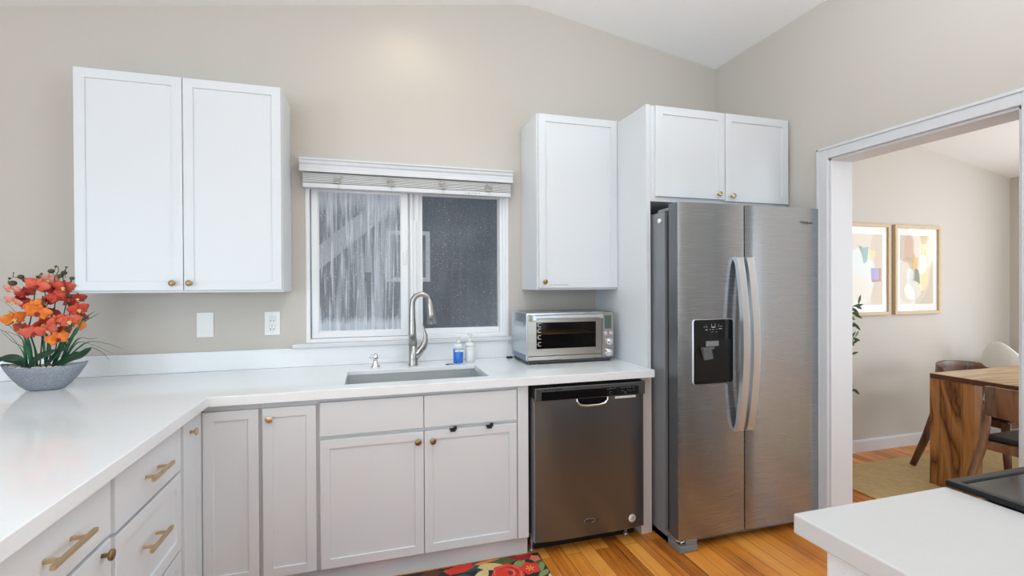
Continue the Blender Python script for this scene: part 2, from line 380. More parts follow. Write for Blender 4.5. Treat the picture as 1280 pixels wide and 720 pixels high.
# window frames of those openings
def plain_window(n, lo, hi, axis, cols):
    b = B(); lo, hi = Vector(lo), Vector(hi); k = 1 if axis=='X' else 0
    a0, a1 = (lo[k], hi[k])
    def bx(u0,u1,z0,z1):
        l, h = lo.copy(), hi.copy(); l[k], h[k], l.z, h.z = u0, u1, z0, z1; b.box(l, h, .004)
    bx(a0,a0+.06,lo.z,hi.z); bx(a1-.06,a1,lo.z,hi.z); bx(a0,a1,lo.z,lo.z+.06); bx(a0,a1,hi.z-.06,hi.z)
    for i in range(1,cols): c = a0+(a1-a0)*i/cols; bx(c-.03,c+.03,lo.z,hi.z)
    struct(n, b, M['vinyl'])
plain_window('window_2', (-4.32,-2.65,.7), (-4.26,-.25,2.2), 'X', 3)
plain_window('window_3', (-3.1,-3.32,.6), (-1.0,-3.26,2.3), 'Y', 2)
plain_window('added_window', (WX+.05,-2.85,.6), (WX+.11,-.65,2.3), 'X', 2)  # unseen window, added to carry the fill light from the right
# door casing and jamb
def casing():
    b = B(); x = WX-.018; w_ = .064
    b.box((x,DY1,0),(WX,DY1+w_,DZ+w_), .003); b.box((x,DY0-w_,0),(WX,DY0,DZ+w_), .003); b.box((x,DY0,DZ),(WX,DY1,DZ+w_), .003)
    b.box((x-.006,DY1+w_-.014,0),(x+.001,DY1+w_,DZ+w_), .002)
    b.box((x-.006,DY0-w_,DZ+w_-.014),(x+.001,DY1+w_,DZ+w_), .002)
    b.box((WX-.004,DY1-.012,0),(WX+.15,DY1+.004,DZ), .001); b.box((WX-.004,DY0-.004,0),(WX+.15,DY0+.012,DZ), .001); b.box((WX-.004,DY0,DZ-.012),(WX+.15,DY1,DZ+.004), .001)
    b.box((WX+.14,DY1,0),(WX+.155,DY1+w_,DZ+w_), .003); b.box((WX+.14,DY0-w_,0),(WX+.155,DY0,DZ+w_), .003); b.box((WX+.14,DY0,DZ),(WX+.155,DY1,DZ+w_), .003)
    return b
struct('trim_1', casing(), M['trim'])
# dining room shell
DCZ = lambda x: 2.546 - .170*(x-4.48)
b = B(); b.box((WX+.14,WY-.012,0),(6.6,WY+.14,3.0)); struct('wall_dining_back', b, M['wall'])
b = B(); b.box((5.69,2.2,0),(5.83,WY,2.6)); b.box((5.69,-2.3,0),(5.83,.2,2.6)); b.box((5.69,.2,0),(5.83,2.2,.5)); b.box((5.69,.2,2.4),(5.83,2.2,2.6)); struct('wall_dining_right', b, M['wall'])
b = B(); b.box((WX+.14,-2.3,0),(3.4,-2.16,3)); b.box((5.4,-2.3,0),(5.83,-2.16,3)); b.box((3.4,-2.3,0),(5.4,-2.16,.3)); b.box((3.4,-2.3,2.3),(5.4,-2.16,3)); struct('wall_dining_front', b, M['wall'])
plain_window('window_6', (3.4,-2.27,.3), (5.4,-2.21,2.3), 'Y', 2)
plain_window('window_5', (5.74,.2,.5), (5.80,2.2,2.4), 'X', 2)
b = B(); b.prism([(WX+.14,DCZ(WX+.14)),(5.83,DCZ(5.83)),(5.83,DCZ(5.83)+.1),(WX+.14,DCZ(WX+.14)+.1)], -2.3, WY+.1); struct('ceiling_dining', b, M['ceil'])
b = B()
b.prism([(WY-.012,0),(WY-.030,0),(WY-.030,.085),(WY-.024,.095),(WY-.012,.097)], WX+.155, 5.69, 'X'); struct('baseboard_dining_back', b, M['trim'])
b = B()
b.box((5.674,-2.16,0),(5.69,WY-.03,.095), .002); struct('baseboard_dining_right', b, M['trim'])

# ---------------------------------------------------------------- kitchen window
def glass_mat(name, fog, streak, tint=(.55,.62,.70), base=.05):
    """clear pane with dried drops and condensation on it"""
    m = bpy.data.materials.new(name); m.use_nodes = True; nt = m.node_tree; nt.nodes.clear(); L = nt.links.new; N = nt.nodes.new
    out = N('ShaderNodeOutputMaterial'); tr = N('ShaderNodeBsdfTransparent'); gl = N('ShaderNodeBsdfGlossy'); gl.inputs['Roughness'].default_value = .03
    fr = N('ShaderNodeFresnel'); fr.inputs['IOR'].default_value = 1.45
    gg = N('ShaderNodeNewGeometry'); inv = N('ShaderNodeMath'); inv.operation = 'SUBTRACT'; inv.inputs[0].default_value = 1; L(gg.outputs['Backfacing'], inv.inputs[1]); fm = N('ShaderNodeMath'); fm.operation = 'MULTIPLY'; L(inv.outputs[0], fm.inputs[0]); L(fr.outputs[0], fm.inputs[1])
    m1 = N('ShaderNodeMixShader'); L(fm.outputs[0], m1.inputs[0]); L(tr.outputs[0], m1.inputs[1]); L(gl.outputs[0], m1.inputs[2])
    df = N('ShaderNodeBsdfDiffuse'); df.inputs[0].default_value = (.85,.88,.92,1); tl = N('ShaderNodeBsdfTranslucent'); tl.inputs[0].default_value = (.85,.90,.96,1)
    m0 = N('ShaderNodeMixShader'); m0.inputs[0].default_value = .5; L(df.outputs[0], m0.inputs[1]); L(tl.outputs[0], m0.inputs[2])
    tc = N('ShaderNodeTexCoord')
    def noise(scale, s=1, d=4, dist=0):
        mp = N('ShaderNodeMapping'); mp.inputs['Scale'].default_value = scale; L(tc.outputs['Object'], mp.inputs[0])
        n = N('ShaderNodeTexNoise'); n.inputs['Scale'].default_value = s; n.inputs['Detail'].default_value = d; n.inputs['Distortion'].default_value = dist; L(mp.outputs[0], n.inputs['Vector']); return n.outputs['Fac']
    def mrange(v, a, c, lo, hi):
        r = N('ShaderNodeMapRange'); r.inputs[1].default_value = a; r.inputs[2].default_value = c; r.inputs[3].default_value = lo; r.inputs[4].default_value = hi; L(v, r.inputs[0]); return r.outputs[0]
    def math_(op, a, c):
        n = N('ShaderNodeMath'); n.operation = op; n.use_clamp = op=='ADD'
        for i, v in enumerate((a,c)):
            if isinstance(v,(int,float)): n.inputs[i].default_value = v
            else: L(v, n.inputs[i])
        return n.outputs[0]
    speck = mrange(noise((1,1,1),150,1), .66,.76,0,.55)
    f = math_('ADD', speck, base)
    if streak:
        s1 = mrange(noise((62,1,2.2),1,5,.5), .53,.70,0,streak)
        s2 = mrange(noise((26,1,1.3),1,3,.3), .46,.72,0,streak*.55)
        sep = N('ShaderNodeSeparateXYZ'); L(tc.outputs['Object'], sep.inputs[0])
        jag = noise((55,1,6),1,4)
        e1 = math_('MULTIPLY', mrange(math_('ADD', math_('MULTIPLY',sep.outputs[2],1), math_('MULTIPLY',jag,-.10)), -.05,.04,1,0), fog)     # wet foot of the pane
        e2 = math_('MULTIPLY', mrange(math_('ADD', sep.outputs[2], math_('MULTIPLY',jag,.22)), .80,.98,0,1), fog*.8)        # wet top
        f = math_('ADD', math_('ADD', f, math_('ADD', s1, s2)), math_('ADD', e1, e2))
    else:
        f = math_('ADD', f, mrange(noise((3,1,2),1,5), .4,.8,0,fog))
    m2 = N('ShaderNodeMixShader'); L(f, m2.inputs[0]); L(m1.outputs[0], m2.inputs[1]); L(m0.outputs[0], m2.inputs[2]); L(m2.outputs[0], out.inputs[0])
    return m
M['glass_wet'] = glass_mat('wet_window_glass', .98, .72, base=.16)
M['glass_dry'] = glass_mat('dusty_window_glass', .10, 0, base=.035)
x0,x1,z0,z1 = WIN
winr = bpy.data.objects.new('window_1', None); COL.objects.link(winr); winr.location = ((x0+x1)/2, 3.0, z0); winr['kind'] = 'structure'
b = B(); fy0, fy1 = WY-.004, WY+.10
fw = .022
b.frame(x0,x1,z0,z1,fy0,fy1,fw,fw,.022,.022,.003)
b.box((x1-.052,WY+.02,z0+.021),(x1-.0215,WY+.09,z1-.021),.002); b.box((x1-.036,WY+.005,z0+.021),(x1-.0212,WY+.088,z1-.0212),.002)
b.box((.222,WY+.0465,z0+.0212),(.322,WY+.099,z1-.021),.003); b.box((.245,WY+.030,z0+.0214),(.262,WY+.05,z1-.0214),.002); b.box((.275,WY+.036,z0+.0214),(.300,WY+.05,z1-.0214),.002)
b.box((.3205,WY+.048,z0+.0216),(x1-.0515,WY+.0905,z0+.058),.003); b.box((.3205,WY+.048,z1-.06),(x1-.0515,WY+.0905,z1-.0216),.003)
struct('window_frame', b, M['vinyl'], winr)
b = B()   # sliding sash on the left, in front
sx0, sx1, sz0, sz1 = x0+.028, .232, z0+.024, z1-.025
b.frame(sx0,sx1,sz0,sz1,WY+.02,WY+.045,.036,.040,.034,.04,.003)
b.frame(sx0+.035,sx1-.039,sz0+.033,sz1-.039,WY+.030,WY+.044,.006,.006,.006,.006,.002)
sash = struct('window_sash', b, M['vinyl'], winr)
b = B(); b.box((sx1-.028,WY+.008,1.50),(sx1-.012,WY+.021,1.58),.003); b.box((sx1-.026,WY+.004,1.53),(sx1-.014,WY+.010,1.545),.002); struct('sash_latch', b, M['vinyl'], sash)
b = B(); b.box((.262,WY+.022,1.32),(.284,WY+.048,1.77),.003); b.box((.267,WY+.018,1.33),(.279,WY+.024,1.76),.002); struct('sash_pull', b, M['vinyl'], winr)
b = B(); b.box((sx0+.03,WY+.032,0),(sx1-.03,WY+.037,.90)); 
o = struct('wet_pane', b, M['glass_wet'], None, local=True); o.parent = winr; o.location = (-winr.location.x, -winr.location.y, sz0+.028-winr.location.z); o['label'] = 'left pane streaked with condensation'
b = B(); b.box((.318,WY+.066,z0+.05),(x1-.045,WY+.071,z1-.05)); struct('dark_pane', b, M['glass_dry'], winr, label='right pane, dusty and dark')
b = B(); b.box((.285,WY-.004,1.36),(.286,WY-.003,1.37)); b.bm.free()
# sill board on top of the backsplash
b = B(); b.box((-.412,WY-.034,1.0205),(.935,WY-.0005,1.0445),.004,2); o = struct('trim_2', b, M['trim'])
# small moth-like tag stuck at the pane and cord ends
b = B(); b.ball((at(408,388,Y=WY+.028)),.006,(1,.6,1.6)); b.ball((at(406.5,380,Y=WY+.028)),.004,(.9,.6,2.4))
tag(obj('cord_tassel', b, mat('weathered_tan',(.35,.30,.24),.7)), 'small tan tassel hanging in front of the wet left window pane', 'tassel')

# blinds
M['cordm'] = mat('blind_cord_grey', (.50,.49,.46), .7)
bl = thing('window_blind', 'white faux wood blind pulled up under its crown valance over the window', 'blind', (.26,2.93,1.93))
b = B()
vp = [(2.965,2.088),(2.893,2.088),(2.893,2.080),(2.900,2.074),(2.902,2.060),(2.909,2.052),(2.909,2.030),(2.903,2.026),(2.903,2.014),(2.965,2.014)]
b.prism(vp, -.366, .876, 'X'); obj('valance', b, M['trim'], bl)
for i in range(8):
    b = B(); z = 2.006-.0068*i; dy = .0012*math.sin(i*2.1)
    b.box((-.350,2.915+dy,z-.0026),(.862,2.963+dy,z+.0006),.0006); obj('slat', b, M['blind'], bl)
b = B(); b.box((-.350,2.912,1.926),(.862,2.964,1.951),.003,2); br = obj('bottom_rail', b, M['trim'], bl)
b = B()
for i, wd in enumerate((.010,.004,.018,.012,.006,.01,.004,.016)):
    x = .57+sum((.010,.004,.018,.012,.006,.01,.004,.016)[:i])+.003*i; b.box((x,2.911,1.938-.0012*(i%3)),(x+wd*.6,2.9121,1.9405+.0006*(i%2)))
obj('printed_mark', b, M['grey'], br)
for cx in (-.165,.13,.43,.72):
    b = B()
    for k in range(4):
        ph = random.random()*6; pts = [(cx+.022*math.sin(ph+t*.9)*(1 if k%2 else -1), 2.908-.003*math.cos(t), 1.994-.042*t/7+.006*math.sin(ph+2*t)) for t in range(8)]
        b.tube(pts, .0019, 5)
    b.tube([(cx,2.908,1.955),(cx+.006,2.908,1.93),(cx-.003,2.909,1.915)], .0012, 5)
    obj('ladder_cord', b, M['cordm'], bl)

# ---------------------------------------------------------------- outside the window
NY = 4.3
def siding():
    m = mat('neighbour_siding', (.105,.12,.145), .8); nt = m.node_tree; p = nt.nodes['Principled BSDF']; L = nt.links.new
    tc = nt.nodes.new('ShaderNodeTexCoord'); mp = nt.nodes.new('ShaderNodeMapping'); mp.inputs['Scale'].default_value = (18,1,1.1); L(tc.outputs['Object'], mp.inputs[0])
    n = nt.nodes.new('ShaderNodeTexNoise'); n.inputs['Scale'].default_value = 1; n.inputs['Detail'].default_value = 5; L(mp.outputs[0], n.inputs['Vector'])
    r = ramp(nt, [(.3,(.095,.106,.125)),(.7,(.135,.15,.178))]); L(n.outputs['Fac'], r.inputs[0]); L(r.outputs[0], p.inputs['Base Color']); return m
nb = thing('neighbouring_house', 'dark grey neighbouring house wall with a small white framed window, seen through the kitchen window', 'house', (.4,NY+.1,-.5))
b = B(); b.box((-3.2,NY,-.5),(3.6,NY+.2,3.6)); 
for i in range(34): x = -3.2+.2*i; b.box((x,NY-.012,-.5),(x+.035,NY,3.6)) if x < .2 else None
obj('wall', b, siding(), nb)
a, c = at(483,288,Y=NY-.05), at(537.5,352,Y=NY-.05)
b = B(); fw_ = .036
wx0, wx1, wz0, wz1 = a.x, c.x, c.z, a.z
b.frame(wx0,wx1,wz0,wz1,NY-.06,NY,fw_,fw_,fw_,fw_,.003)
nwf = obj('window', b, M['vinyl'], nb)
b = B(); b.box((wx0+fw_,NY-.02,wz0+fw_),(wx1-fw_,NY-.01,wz1-fw_)); obj('pane', b, mat('pane_glass_dark',(.25,.28,.31),.1), nwf)
# white stair stringer with post beside that house
a, c = at(398,322,Y=3.95), at(508,236,Y=3.95); d = (c-a)
st = thing('outdoor_stair', 'white slanting stair stringer and post outside the left window pane', 'stair', (0,3.95,-.5))
b = B(); b.bar(a-d*1.2, c+d*.8, .05, .155, up=(0,1,0)) if False else b.prism([((a-d*1.6).x,(a-d*1.6).z-.095),((c+d*.8).x,(c+d*.8).z-.095),((c+d*.8).x,(c+d*.8).z+.085),((a-d*1.6).x,(a-d*1.6).z+.085)], 3.92, 3.98)
obj('stringer', b, M['trim'], st)
a = at(456,300,Y=4.0); b = B(); b.box((a.x,3.985,1.48),(a.x+.048,4.03,1.76),.003); b.box((a.x+.01,3.99,-.5),(a.x+.04,4.02,1.48)) if False else None
b.box((a.x+.002,3.98,1.76),(a.x+.046,4.0,2.1)); obj('bracket', b, M['trim'], st)
b = B(); b.box(((at(398,322,Y=3.95)-d*1.6).x-.03,3.92,-.5),((at(398,322,Y=3.95)-d*1.6).x+.06,3.98,1.35)); obj('post', b, M['trim'], st)
b = B(); b.box((-3.2,3.12,-.6),(3.6,4.5,-.5)); struct('floor_outside', b, mat('outdoor_concrete',(.30,.30,.30),.9,var=.2))

# ---------------------------------------------------------------- cabinets
YF = 2.285         # faces of the base doors
def knob(parent, p, ax='-Y', r=.0145, m=None):
    b = B(); b.lathe([(.0055,-.001),(.0055,.014),(.0065,.016),(r*.93,.018),(r,.020),(r,.0245),(r*.92,.026),(.0001,.026)], p, 24, ax)
    return obj('knob', b, m or M['brass'], parent)
def bar_handle(parent, x, y0, y1, z):
    """square brass bar on two posts, on a face looking +X"""
    b = B(); b.box((x+.028,y0,z-.0055),(x+.039,y1,z+.0055),.001)
    for y in (y0+.035, y1-.035): b.box((x-.001,y-.004,z-.0045),(x+.029,y+.004,z+.0045),.0008)
    return obj('handle', b, M['brass'], parent)
def carcass(parent, x0, x1, z0, z1, yf, yb, Mx=None, mt=None):
    b = B(); t = .016
    b.box((x0+.0003,yf+.018,z0+.0003),(x0+t,yb,z1)); b.box((x1-t,yf+.018,z0+.0003),(x1-.0003,yb,z1)); b.box((x0+t,yf+.018,z0+.0003),(x1-t,yb-.01,z0+t)); b.box((x0+t,yb-.01,z0+.0003),(x1-t,yb,z1)); b.box((x0,yf,z0),(x1,yf+.018,z1))
    if Mx: b.xf(Mx)
    return obj('body', b, mt or M['frame'], parent)
def front(parent, name, x0, x1, z0, z1, y=YF, stile=.057, Mx=None, t=.0195, rec=.007):
    b = B(); b.shaker(x0,x1,z0,z1,y,t,stile,rec)
    if Mx: b.xf(Mx)
    return obj(name, b, M['cab'], parent)
CB, CT = .105, .872
# --- back run
c = thing('base_cabinet', 'blind corner base cabinet with a narrow white door and no knob', 'cabinet', (-.55,2.6,CB))
carcass(c, -.6675,-.448,CB,CT,YF+.02,WY-.005); d = front(c,'door',-.6678,-.455,.112,.845)
c = thing('base_cabinet', 'narrow white base cabinet with one brass knob, left of the sink cabinet', 'cabinet', (-.33,2.6,CB))
carcass(c, -.447,-.218,CB,CT,YF+.02,WY-.005); d = front(c,'door',-.440,-.226,.112,.846,YF-.003); knob(d,(-.411,YF-.003,.802))
c = thing('base_cabinet', 'wide white sink base cabinet with two doors and two false drawer fronts', 'cabinet', (.25,2.6,CB))
carcass(c, -.217,.765,CB,CT,YF+.02,WY-.005)
front(c,'false_drawer',-.210,.2445,.702,.853,stile=0); front(c,'false_drawer',.2475,.703,.702,.853,stile=0)
d = front(c,'door',-.210,.2445,.110,.686); knob(d,(.217,YF,.643),m=M['brass_dark'])
d = front(c,'door',.2475,.703,.110,.686); knob(d,(.286,YF,.641),m=M['brass_dark'])
for x in (.382,.561):
    b = B(); b.box((x-.016,YF-.010,.683),(x+.006,YF+.002,.690),.001); b.box((x-.012,YF-.010,.674),(x+.012,YF-.002,.686),.001); b.box((x+.002,YF-.009,.682),(x+.018,YF-.002,.699),.001)
    obj('safety_catch', b, M['blackm'], d, label='black child safety catch')
b = B(); b.box((.7085,YF+.004,CB+.001),(.7645,YF+.0195,.870),.001); obj('filler_strip', b, M['cab'], c)
b = B(); b.box((-.70,2.335,0),(.772,2.350,.1035),.001); tag(obj('toe_kick', b, M['cab']), 'white toe kick board along the floor under the sink cabinets', 'toe kick')
# --- end panel beside the dishwasher and fridge
pn = thing('end_panel', 'tall white panel standing between the dishwasher and the fridge', 'panel', (1.485,2.65,0))
b = B(); b.box((1.470,2.335,.0),(1.497,WY-.004,2.366),.0015); obj('board', b, M['cab'], pn)
b = B(); b.box((1.428,2.325,0),(1.469,2.345,.871),.001); b.box((1.4285,2.345,0),(1.447,2.9,.85)); obj('batten', b, mat('unpainted_edge_warm_white',(.66,.58,.52),.55), pn, label='warm unpainted batten beside the dishwasher')
b = B(); b.box((1.471,2.330,0),(1.4965,2.3355,.872),.001); obj('edge_strip', b, mat('panel_edge_warm_white',(.64,.565,.51),.5), pn)
# --- upper cabinets
UZ0, UZ1 = 1.342, 2.378
def upper(name, label, x0, x1, yf, doors, knobs, z0=UZ0, z1=UZ1, kz=1.388, stile=.06, kr=.0145, km=None):
    c = thing(name, label, 'cabinet', ((x0+x1)/2,(yf+WY)/2,z0))
    b = B(); b.box((x0,yf+.0205,z0),(x1,WY-.004,z1),.001); obj('body', b, M['cab'], c)
    for (a, e), kx in zip(doors, knobs):
        d = front(c,'door',a,e,z0+.012,z1-.003,yf,stile=stile)
        knob(d,(kx,yf,kz),r=kr,m=km)
    return c
upper('wall_cabinet','white two door wall cabinet hanging left of the window, above the orchid',-1.284,-.416,2.67,[(-1.282,-.8535),(-.8505,-.4205)],(-.893,-.823),km=M['brass_dark'])
rc = upper('wall_cabinet','white single door wall cabinet hanging right of the window, above the toaster oven',.949,1.469,2.652,[(.957,1.468)],(.987,),km=M['brass_dark'],kz=1.390)
b = B()
for i in range(16): 
    if i not in (2,): b.box((1.02+.0075*i,2.6515,1.3705),(1.02+.0075*i+.0058,2.6522,1.3735))
obj('printed_line', b, M['grey'], [k for k in rc.children if k.name.startswith('door')][0], label='tiny dark line of print along the door bottom')
fc = thing('wall_cabinet','white two door cabinet mounted above the refrigerator','cabinet',(1.96,2.65,1.832))
b = B(); b.box((1.498,2.335,1.832),(2.44,WY-.004,2.360),.001); obj('body', b, M['cab'], fc)
d = front(fc,'door',1.520,1.974,1.858,2.357,2.315,stile=.062); knob(d,(1.946-.02,2.315,1.887))
d = front(fc,'door',1.978,2.434,1.850,2.357,2.313,stile=.062); knob(d,(2.012+.005,2.313,1.880))
# --- left run, faces look +X
XF = -.668
ML = Matrix.Translation((XF,0,0)) @ Matrix.Rotation(R(90),4,'Z')     # local x -> Y, local -y -> +X
def lfront(p, name, y0, y1, z0, z1, stile=.057): return front(p,name,y0,y1,z0,z1,0,stile,ML,rec=.008)
def lcarc(p, y0, y1): return carcass(p,y0,y1,CB,CT,.02,.62,ML)
c = thing('base_cabinet','slim white cabinet with a brass knob, at the inside corner of the left counter','cabinet',(-.98,2.17,CB))
lcarc(c,2.066,2.2795); lfront(c,'filler_strip',2.218,2.2835,.107,.868,0); d = lfront(c,'door',2.086,2.214,.112,.850,.0); knob(d,(XF,2.150,.806),'X')
c = thing('base_cabinet','white three drawer base cabinet with brass bar handles under the left counter','cabinet',(-.98,1.81,CB))
lcarc(c,1.562,2.0655)
d = lfront(c,'drawer',1.573,2.053,.696,.850,0); bar_handle(d,XF,1.725,1.885,.779)
d = lfront(c,'drawer',1.573,2.053,.405,.684); bar_handle(d,XF,1.708,1.868,.568)
d = lfront(c,'drawer',1.573,2.053,.112,.393); bar_handle(d,XF,1.725,1.885,.26)
c = thing('base_cabinet','white base cabinet with one drawer over a door, nearest the camera under the left counter','cabinet',(-.98,1.3,CB))
lcarc(c,1.058,1.5615)
d = lfront(c,'drawer',1.068,1.549,.708,.856,0); bar_handle(d,XF,1.232,1.402,.785)
d = lfront(c,'door',1.068,1.549,.112,.696); knob(d,(XF,1.500,.672),'X',m=M['brass_dark'])
c = thing('base_cabinet','white two door base cabinet at the very end of the left counter','cabinet',(-.98,.76,CB))
lcarc(c,.475,1.0575)
for a0_, a1_, k_ in ((.482,.764,.735),(.768,1.050,.797)): d = lfront(c,'door',a0_,a1_,.112,.850); knob(d,(XF,k_,.80),'X')
b = B(); b.box((-.735,.475,0),(-.72,2.334,.1035),.001); tag(obj('toe_kick', b, M['cab']), 'white toe kick board under the left run of drawers', 'toe kick')
b = B(); b.box((-1.31,.45,0),(-1.292,2.96,.872),.001); b.box((-1.2915,.45,0),(-.672,.468,.872),.001); tag(obj('peninsula_panel', b, M['cab']), 'white back panel carrying the left counter', 'panel')

# ---------------------------------------------------------------- countertops, backsplash
SX0,SX1,SY0,SY1 = -.108,.582,2.362,2.725
xs = [-2.05,-.638,SX0,SX1,1.4695]; ys = [.42,2.258,SY0,SY1,WY-.002]
b = B(); b.cells(xs, ys, lambda i,j: not (i==2 and j==2) and (j>0 or i==0), .892,.914,.0025,2,True)
b.box((-.638,2.258,.874),(1.4695,2.285,.892)); b.box((-.665,.4202,.874),(-.638,2.285,.892)); b.box((-2.05,.42,.874),(-.665,.4495,.892)); b.box((-2.05,.4495,.874),(-2.02,WY-.002,.892))
tag(obj('countertop', b, M['quartz']), 'white quartz L shaped countertop around the sink', 'countertop')
b = B(); b.box((-2.05,WY-.022,.9145),(1.469,WY-.002,1.020),.002,2); tag(obj('backsplash', b, M['quartz']), 'low white quartz backsplash strip along the wall behind the sink', 'backsplash')
# sink
sk = thing('kitchen_sink','brushed steel undermount sink set in the white counter','sink',((SX0+SX1)/2,(SY0+SY1)/2,.66))
b = B(); t = .003; zb, zt = .672, .8915
e = .004
b.box((SX0-e-t,SY0-e,zb),(SX0-e,SY1+e,zt)); b.box((SX1+e,SY0-e,zb),(SX1+e+t,SY1+e,zt)); b.box((SX0-e-t,SY0-e-t,zb),(SX1+e+t,SY0-e,zt)); b.box((SX0-e-t,SY1+e,zb),(SX1+e+t,SY1+e+t,zt)); b.box((SX0-e-t,SY0-e-t,zb-t),(SX1+e+t,SY1+e+t,zb))
b.box((SX0-e,SY1-.010,zb),(SX0+.012,SY1+e,zt-.002)); 
obj('basin', b, M['steel_sink'], sk)
b = B(); b.lathe([(.045,0),(.045,.003),(.03,.004),(.02,.002),(.0001,.002)], (.24,2.6,zb)); obj('drain', b, M['chrome'], sk)
# faucet
fa = thing('faucet','brushed nickel high arc pull down faucet behind the sink','faucet',(.245,2.812,.914))
fy = 2.812
b = B()
b.lathe([(.0285,0),(.0285,.004),(.0265,.008),(.026,.04),(.023,.12)], (.243,fy,.914))
arc = []
for i in range(21):
    t = i/20; 
    ang = math.pi*(1-t)
    arc.append((.292+.052*math.cos(ang), fy-.01*t, 1.262+.060*math.sin(ang)))
pts = [(.243,fy,1.03),(.240,fy,1.10),(.239,fy,1.18),(.239,fy,1.24)] + arc[1:17]
b.tube(pts, [.0250,.0222,.0188,.0165]+[.0150]*16, 16)
obj('spout', b, M['nickel'], fa)
b = B(); p0 = Vector(arc[16]); b.tube([p0-Vector((.004,0,-.006)),(p0.x+.006,fy-.012,p0.z-.035),(p0.x+.012,fy-.014,p0.z-.085),(p0.x+.015,fy-.016,p0.z-.150)], [.0150,.0185,.0230,.0262], 18); obj('spray_head', b, M['nickel'], fa)
b = B(); b.tube([(.252,fy,.955),(.275,fy,.985),(.300,fy-.004,1.018),(.312,fy-.006,1.05),(.314,fy-.006,1.085),(.303,fy-.004,1.125),(.296,fy-.002,1.150)], [.022,.025,.023,.018,.012,.007,.003], 14, flat=.85); obj('lever', b, M['nickel'], fa)
# built-in dispenser
sd = thing('soap_dispenser','short chrome built in soap dispenser on the counter left of the faucet','soap dispenser',(.034,2.805,.914))
b = B(); b.lathe([(.026,0),(.026,.004),(.020,.016),(.015,.03),(.013,.04)], (.034,2.805,.914)); obj('collar', b, M['chrome'], sd)
b = B(); b.lathe([(.011,0),(.0145,.008),(.0155,.022),(.011,.034),(.003,.040)], (.036,2.805,.953)); b.tube([(.036,2.805,.974),(.018,2.80,.978),(.006,2.798,.966)], [.009,.008,.006], 12); obj('pump_head', b, M['chrome'], sd)
# pump bottles
def pump(x, y, label, m1, m2, h=.112, r=.030):
    t = thing('soap_bottle', label, 'bottle', (x,y,.914))
    b = B(); z = .914
    prof = [(.001,z),(r-.004,z),(r,z+.005),(r,z+h-.028)]
    b.lathe(prof+[(.001,z+h-.028)], (x,y,0), 28, cap=False); obj('liquid', b, m1, t)
    b = B(); b.lathe([(r,z+h-.028),(r,z+h-.008),(r-.006,z+h-.002),(.013,z+h),(.001,z+h)], (x,y,0), 28); obj('shoulder', b, m2, t)
    b = B(); b.lathe([(.012,z+h),(.012,z+h+.014),(.0075,z+h+.018),(.0065,z+h+.034),(.0105,z+h+.036),(.0115,z+h+.046),(.009,z+h+.052),(.001,z+h+.053)], (x,y,0), 20)
    b.tube([(x,y,z+h+.045),(x-.006,y-.02,z+h+.044),(x-.007,y-.032,z+h+.036)], [.007,.006,.004], 8)
    obj('pump', b, M['white'], t)
    return t
M['blue'] = mat('blue_soap', (.012,.16,.62), .12, coat=.5); M['clear'] = mat('milky_white_soap', (.74,.76,.75), .15, coat=.5); M['frost'] = mat('frosted_plastic', (.76,.79,.80), .25)
p1 = pump(.506,2.818,'clear pump bottle of blue soap beside the sink',M['blue'],M['frost'])
b = B(); b.box((.482,2.7868,.982),(.530,2.790,.995),.0008); lb = obj('paper_label', b, M['paper'], p1)
text('lettering','soap',.010,face_y(.506,2.7864,.9885),M['grey'],lb)
p2 = pump(.580,2.836,'pump bottle of milky white soap to the right of the blue one',M['clear'],M['frost'],.118,.029)
b = B()
for i in range(7): b.box((.566+.004*i,2.8066,.990),(.5685+.004*i,2.8075,.9925))
obj('print', b, M['grey'], p2)
b = B(); q = at(562,455,Z=.918); b.tube([(q.x+.025*math.cos(t)*.9,q.y+.010*math.sin(t),.9165) for t in [i*.5 for i in range(10)]],.0022,6)
tag(obj('metal_clip', b, M['darkg']), 'tiny dark metal clip lying on the counter left of the blue soap bottle', 'clip')

# wall plates
b = B(); b.box((-.887,WY-.007,1.097),(-.805,WY-.0005,1.232),.003,2); tag(obj('blank_wall_plate', b, M['white']), 'blank white wall plate above the counter, left of the outlet', 'wall plate')
ot = thing('power_outlet','white double power outlet on the wall left of the window','outlet',(-.517,WY,1.097))
b = B(); b.box((-.557,WY-.006,1.097),(-.477,WY-.0005,1.230),.003,2); obj('cover_plate', b, M['white'], ot)
for zc in (1.187,1.140):
    b = B(); b.box((-.534,WY-.009,zc-.018),(-.500,WY-.0055,zc+.018),.004,2); s_ = obj('socket', b, M['white'], ot)
    b = B(); b.box((-.5255,WY-.0096,zc-.012),(-.5225,WY-.0088,zc-.003)); b.box((-.5115,WY-.0096,zc-.012),(-.5085,WY-.0088,zc-.003)); b.cyl((-.517,WY-.0096,zc+.007),(-.517,WY-.0088,zc+.007),.0028,n=10); obj('slots', b, M['blackm'], s_)
for zc in (1.2165,1.1085):
    b = B(); b.cyl((-.517,WY-.0070,zc),(-.517,WY-.0055,zc),.0028,n=12); obj('screw', b, M['steel_light'], ot)

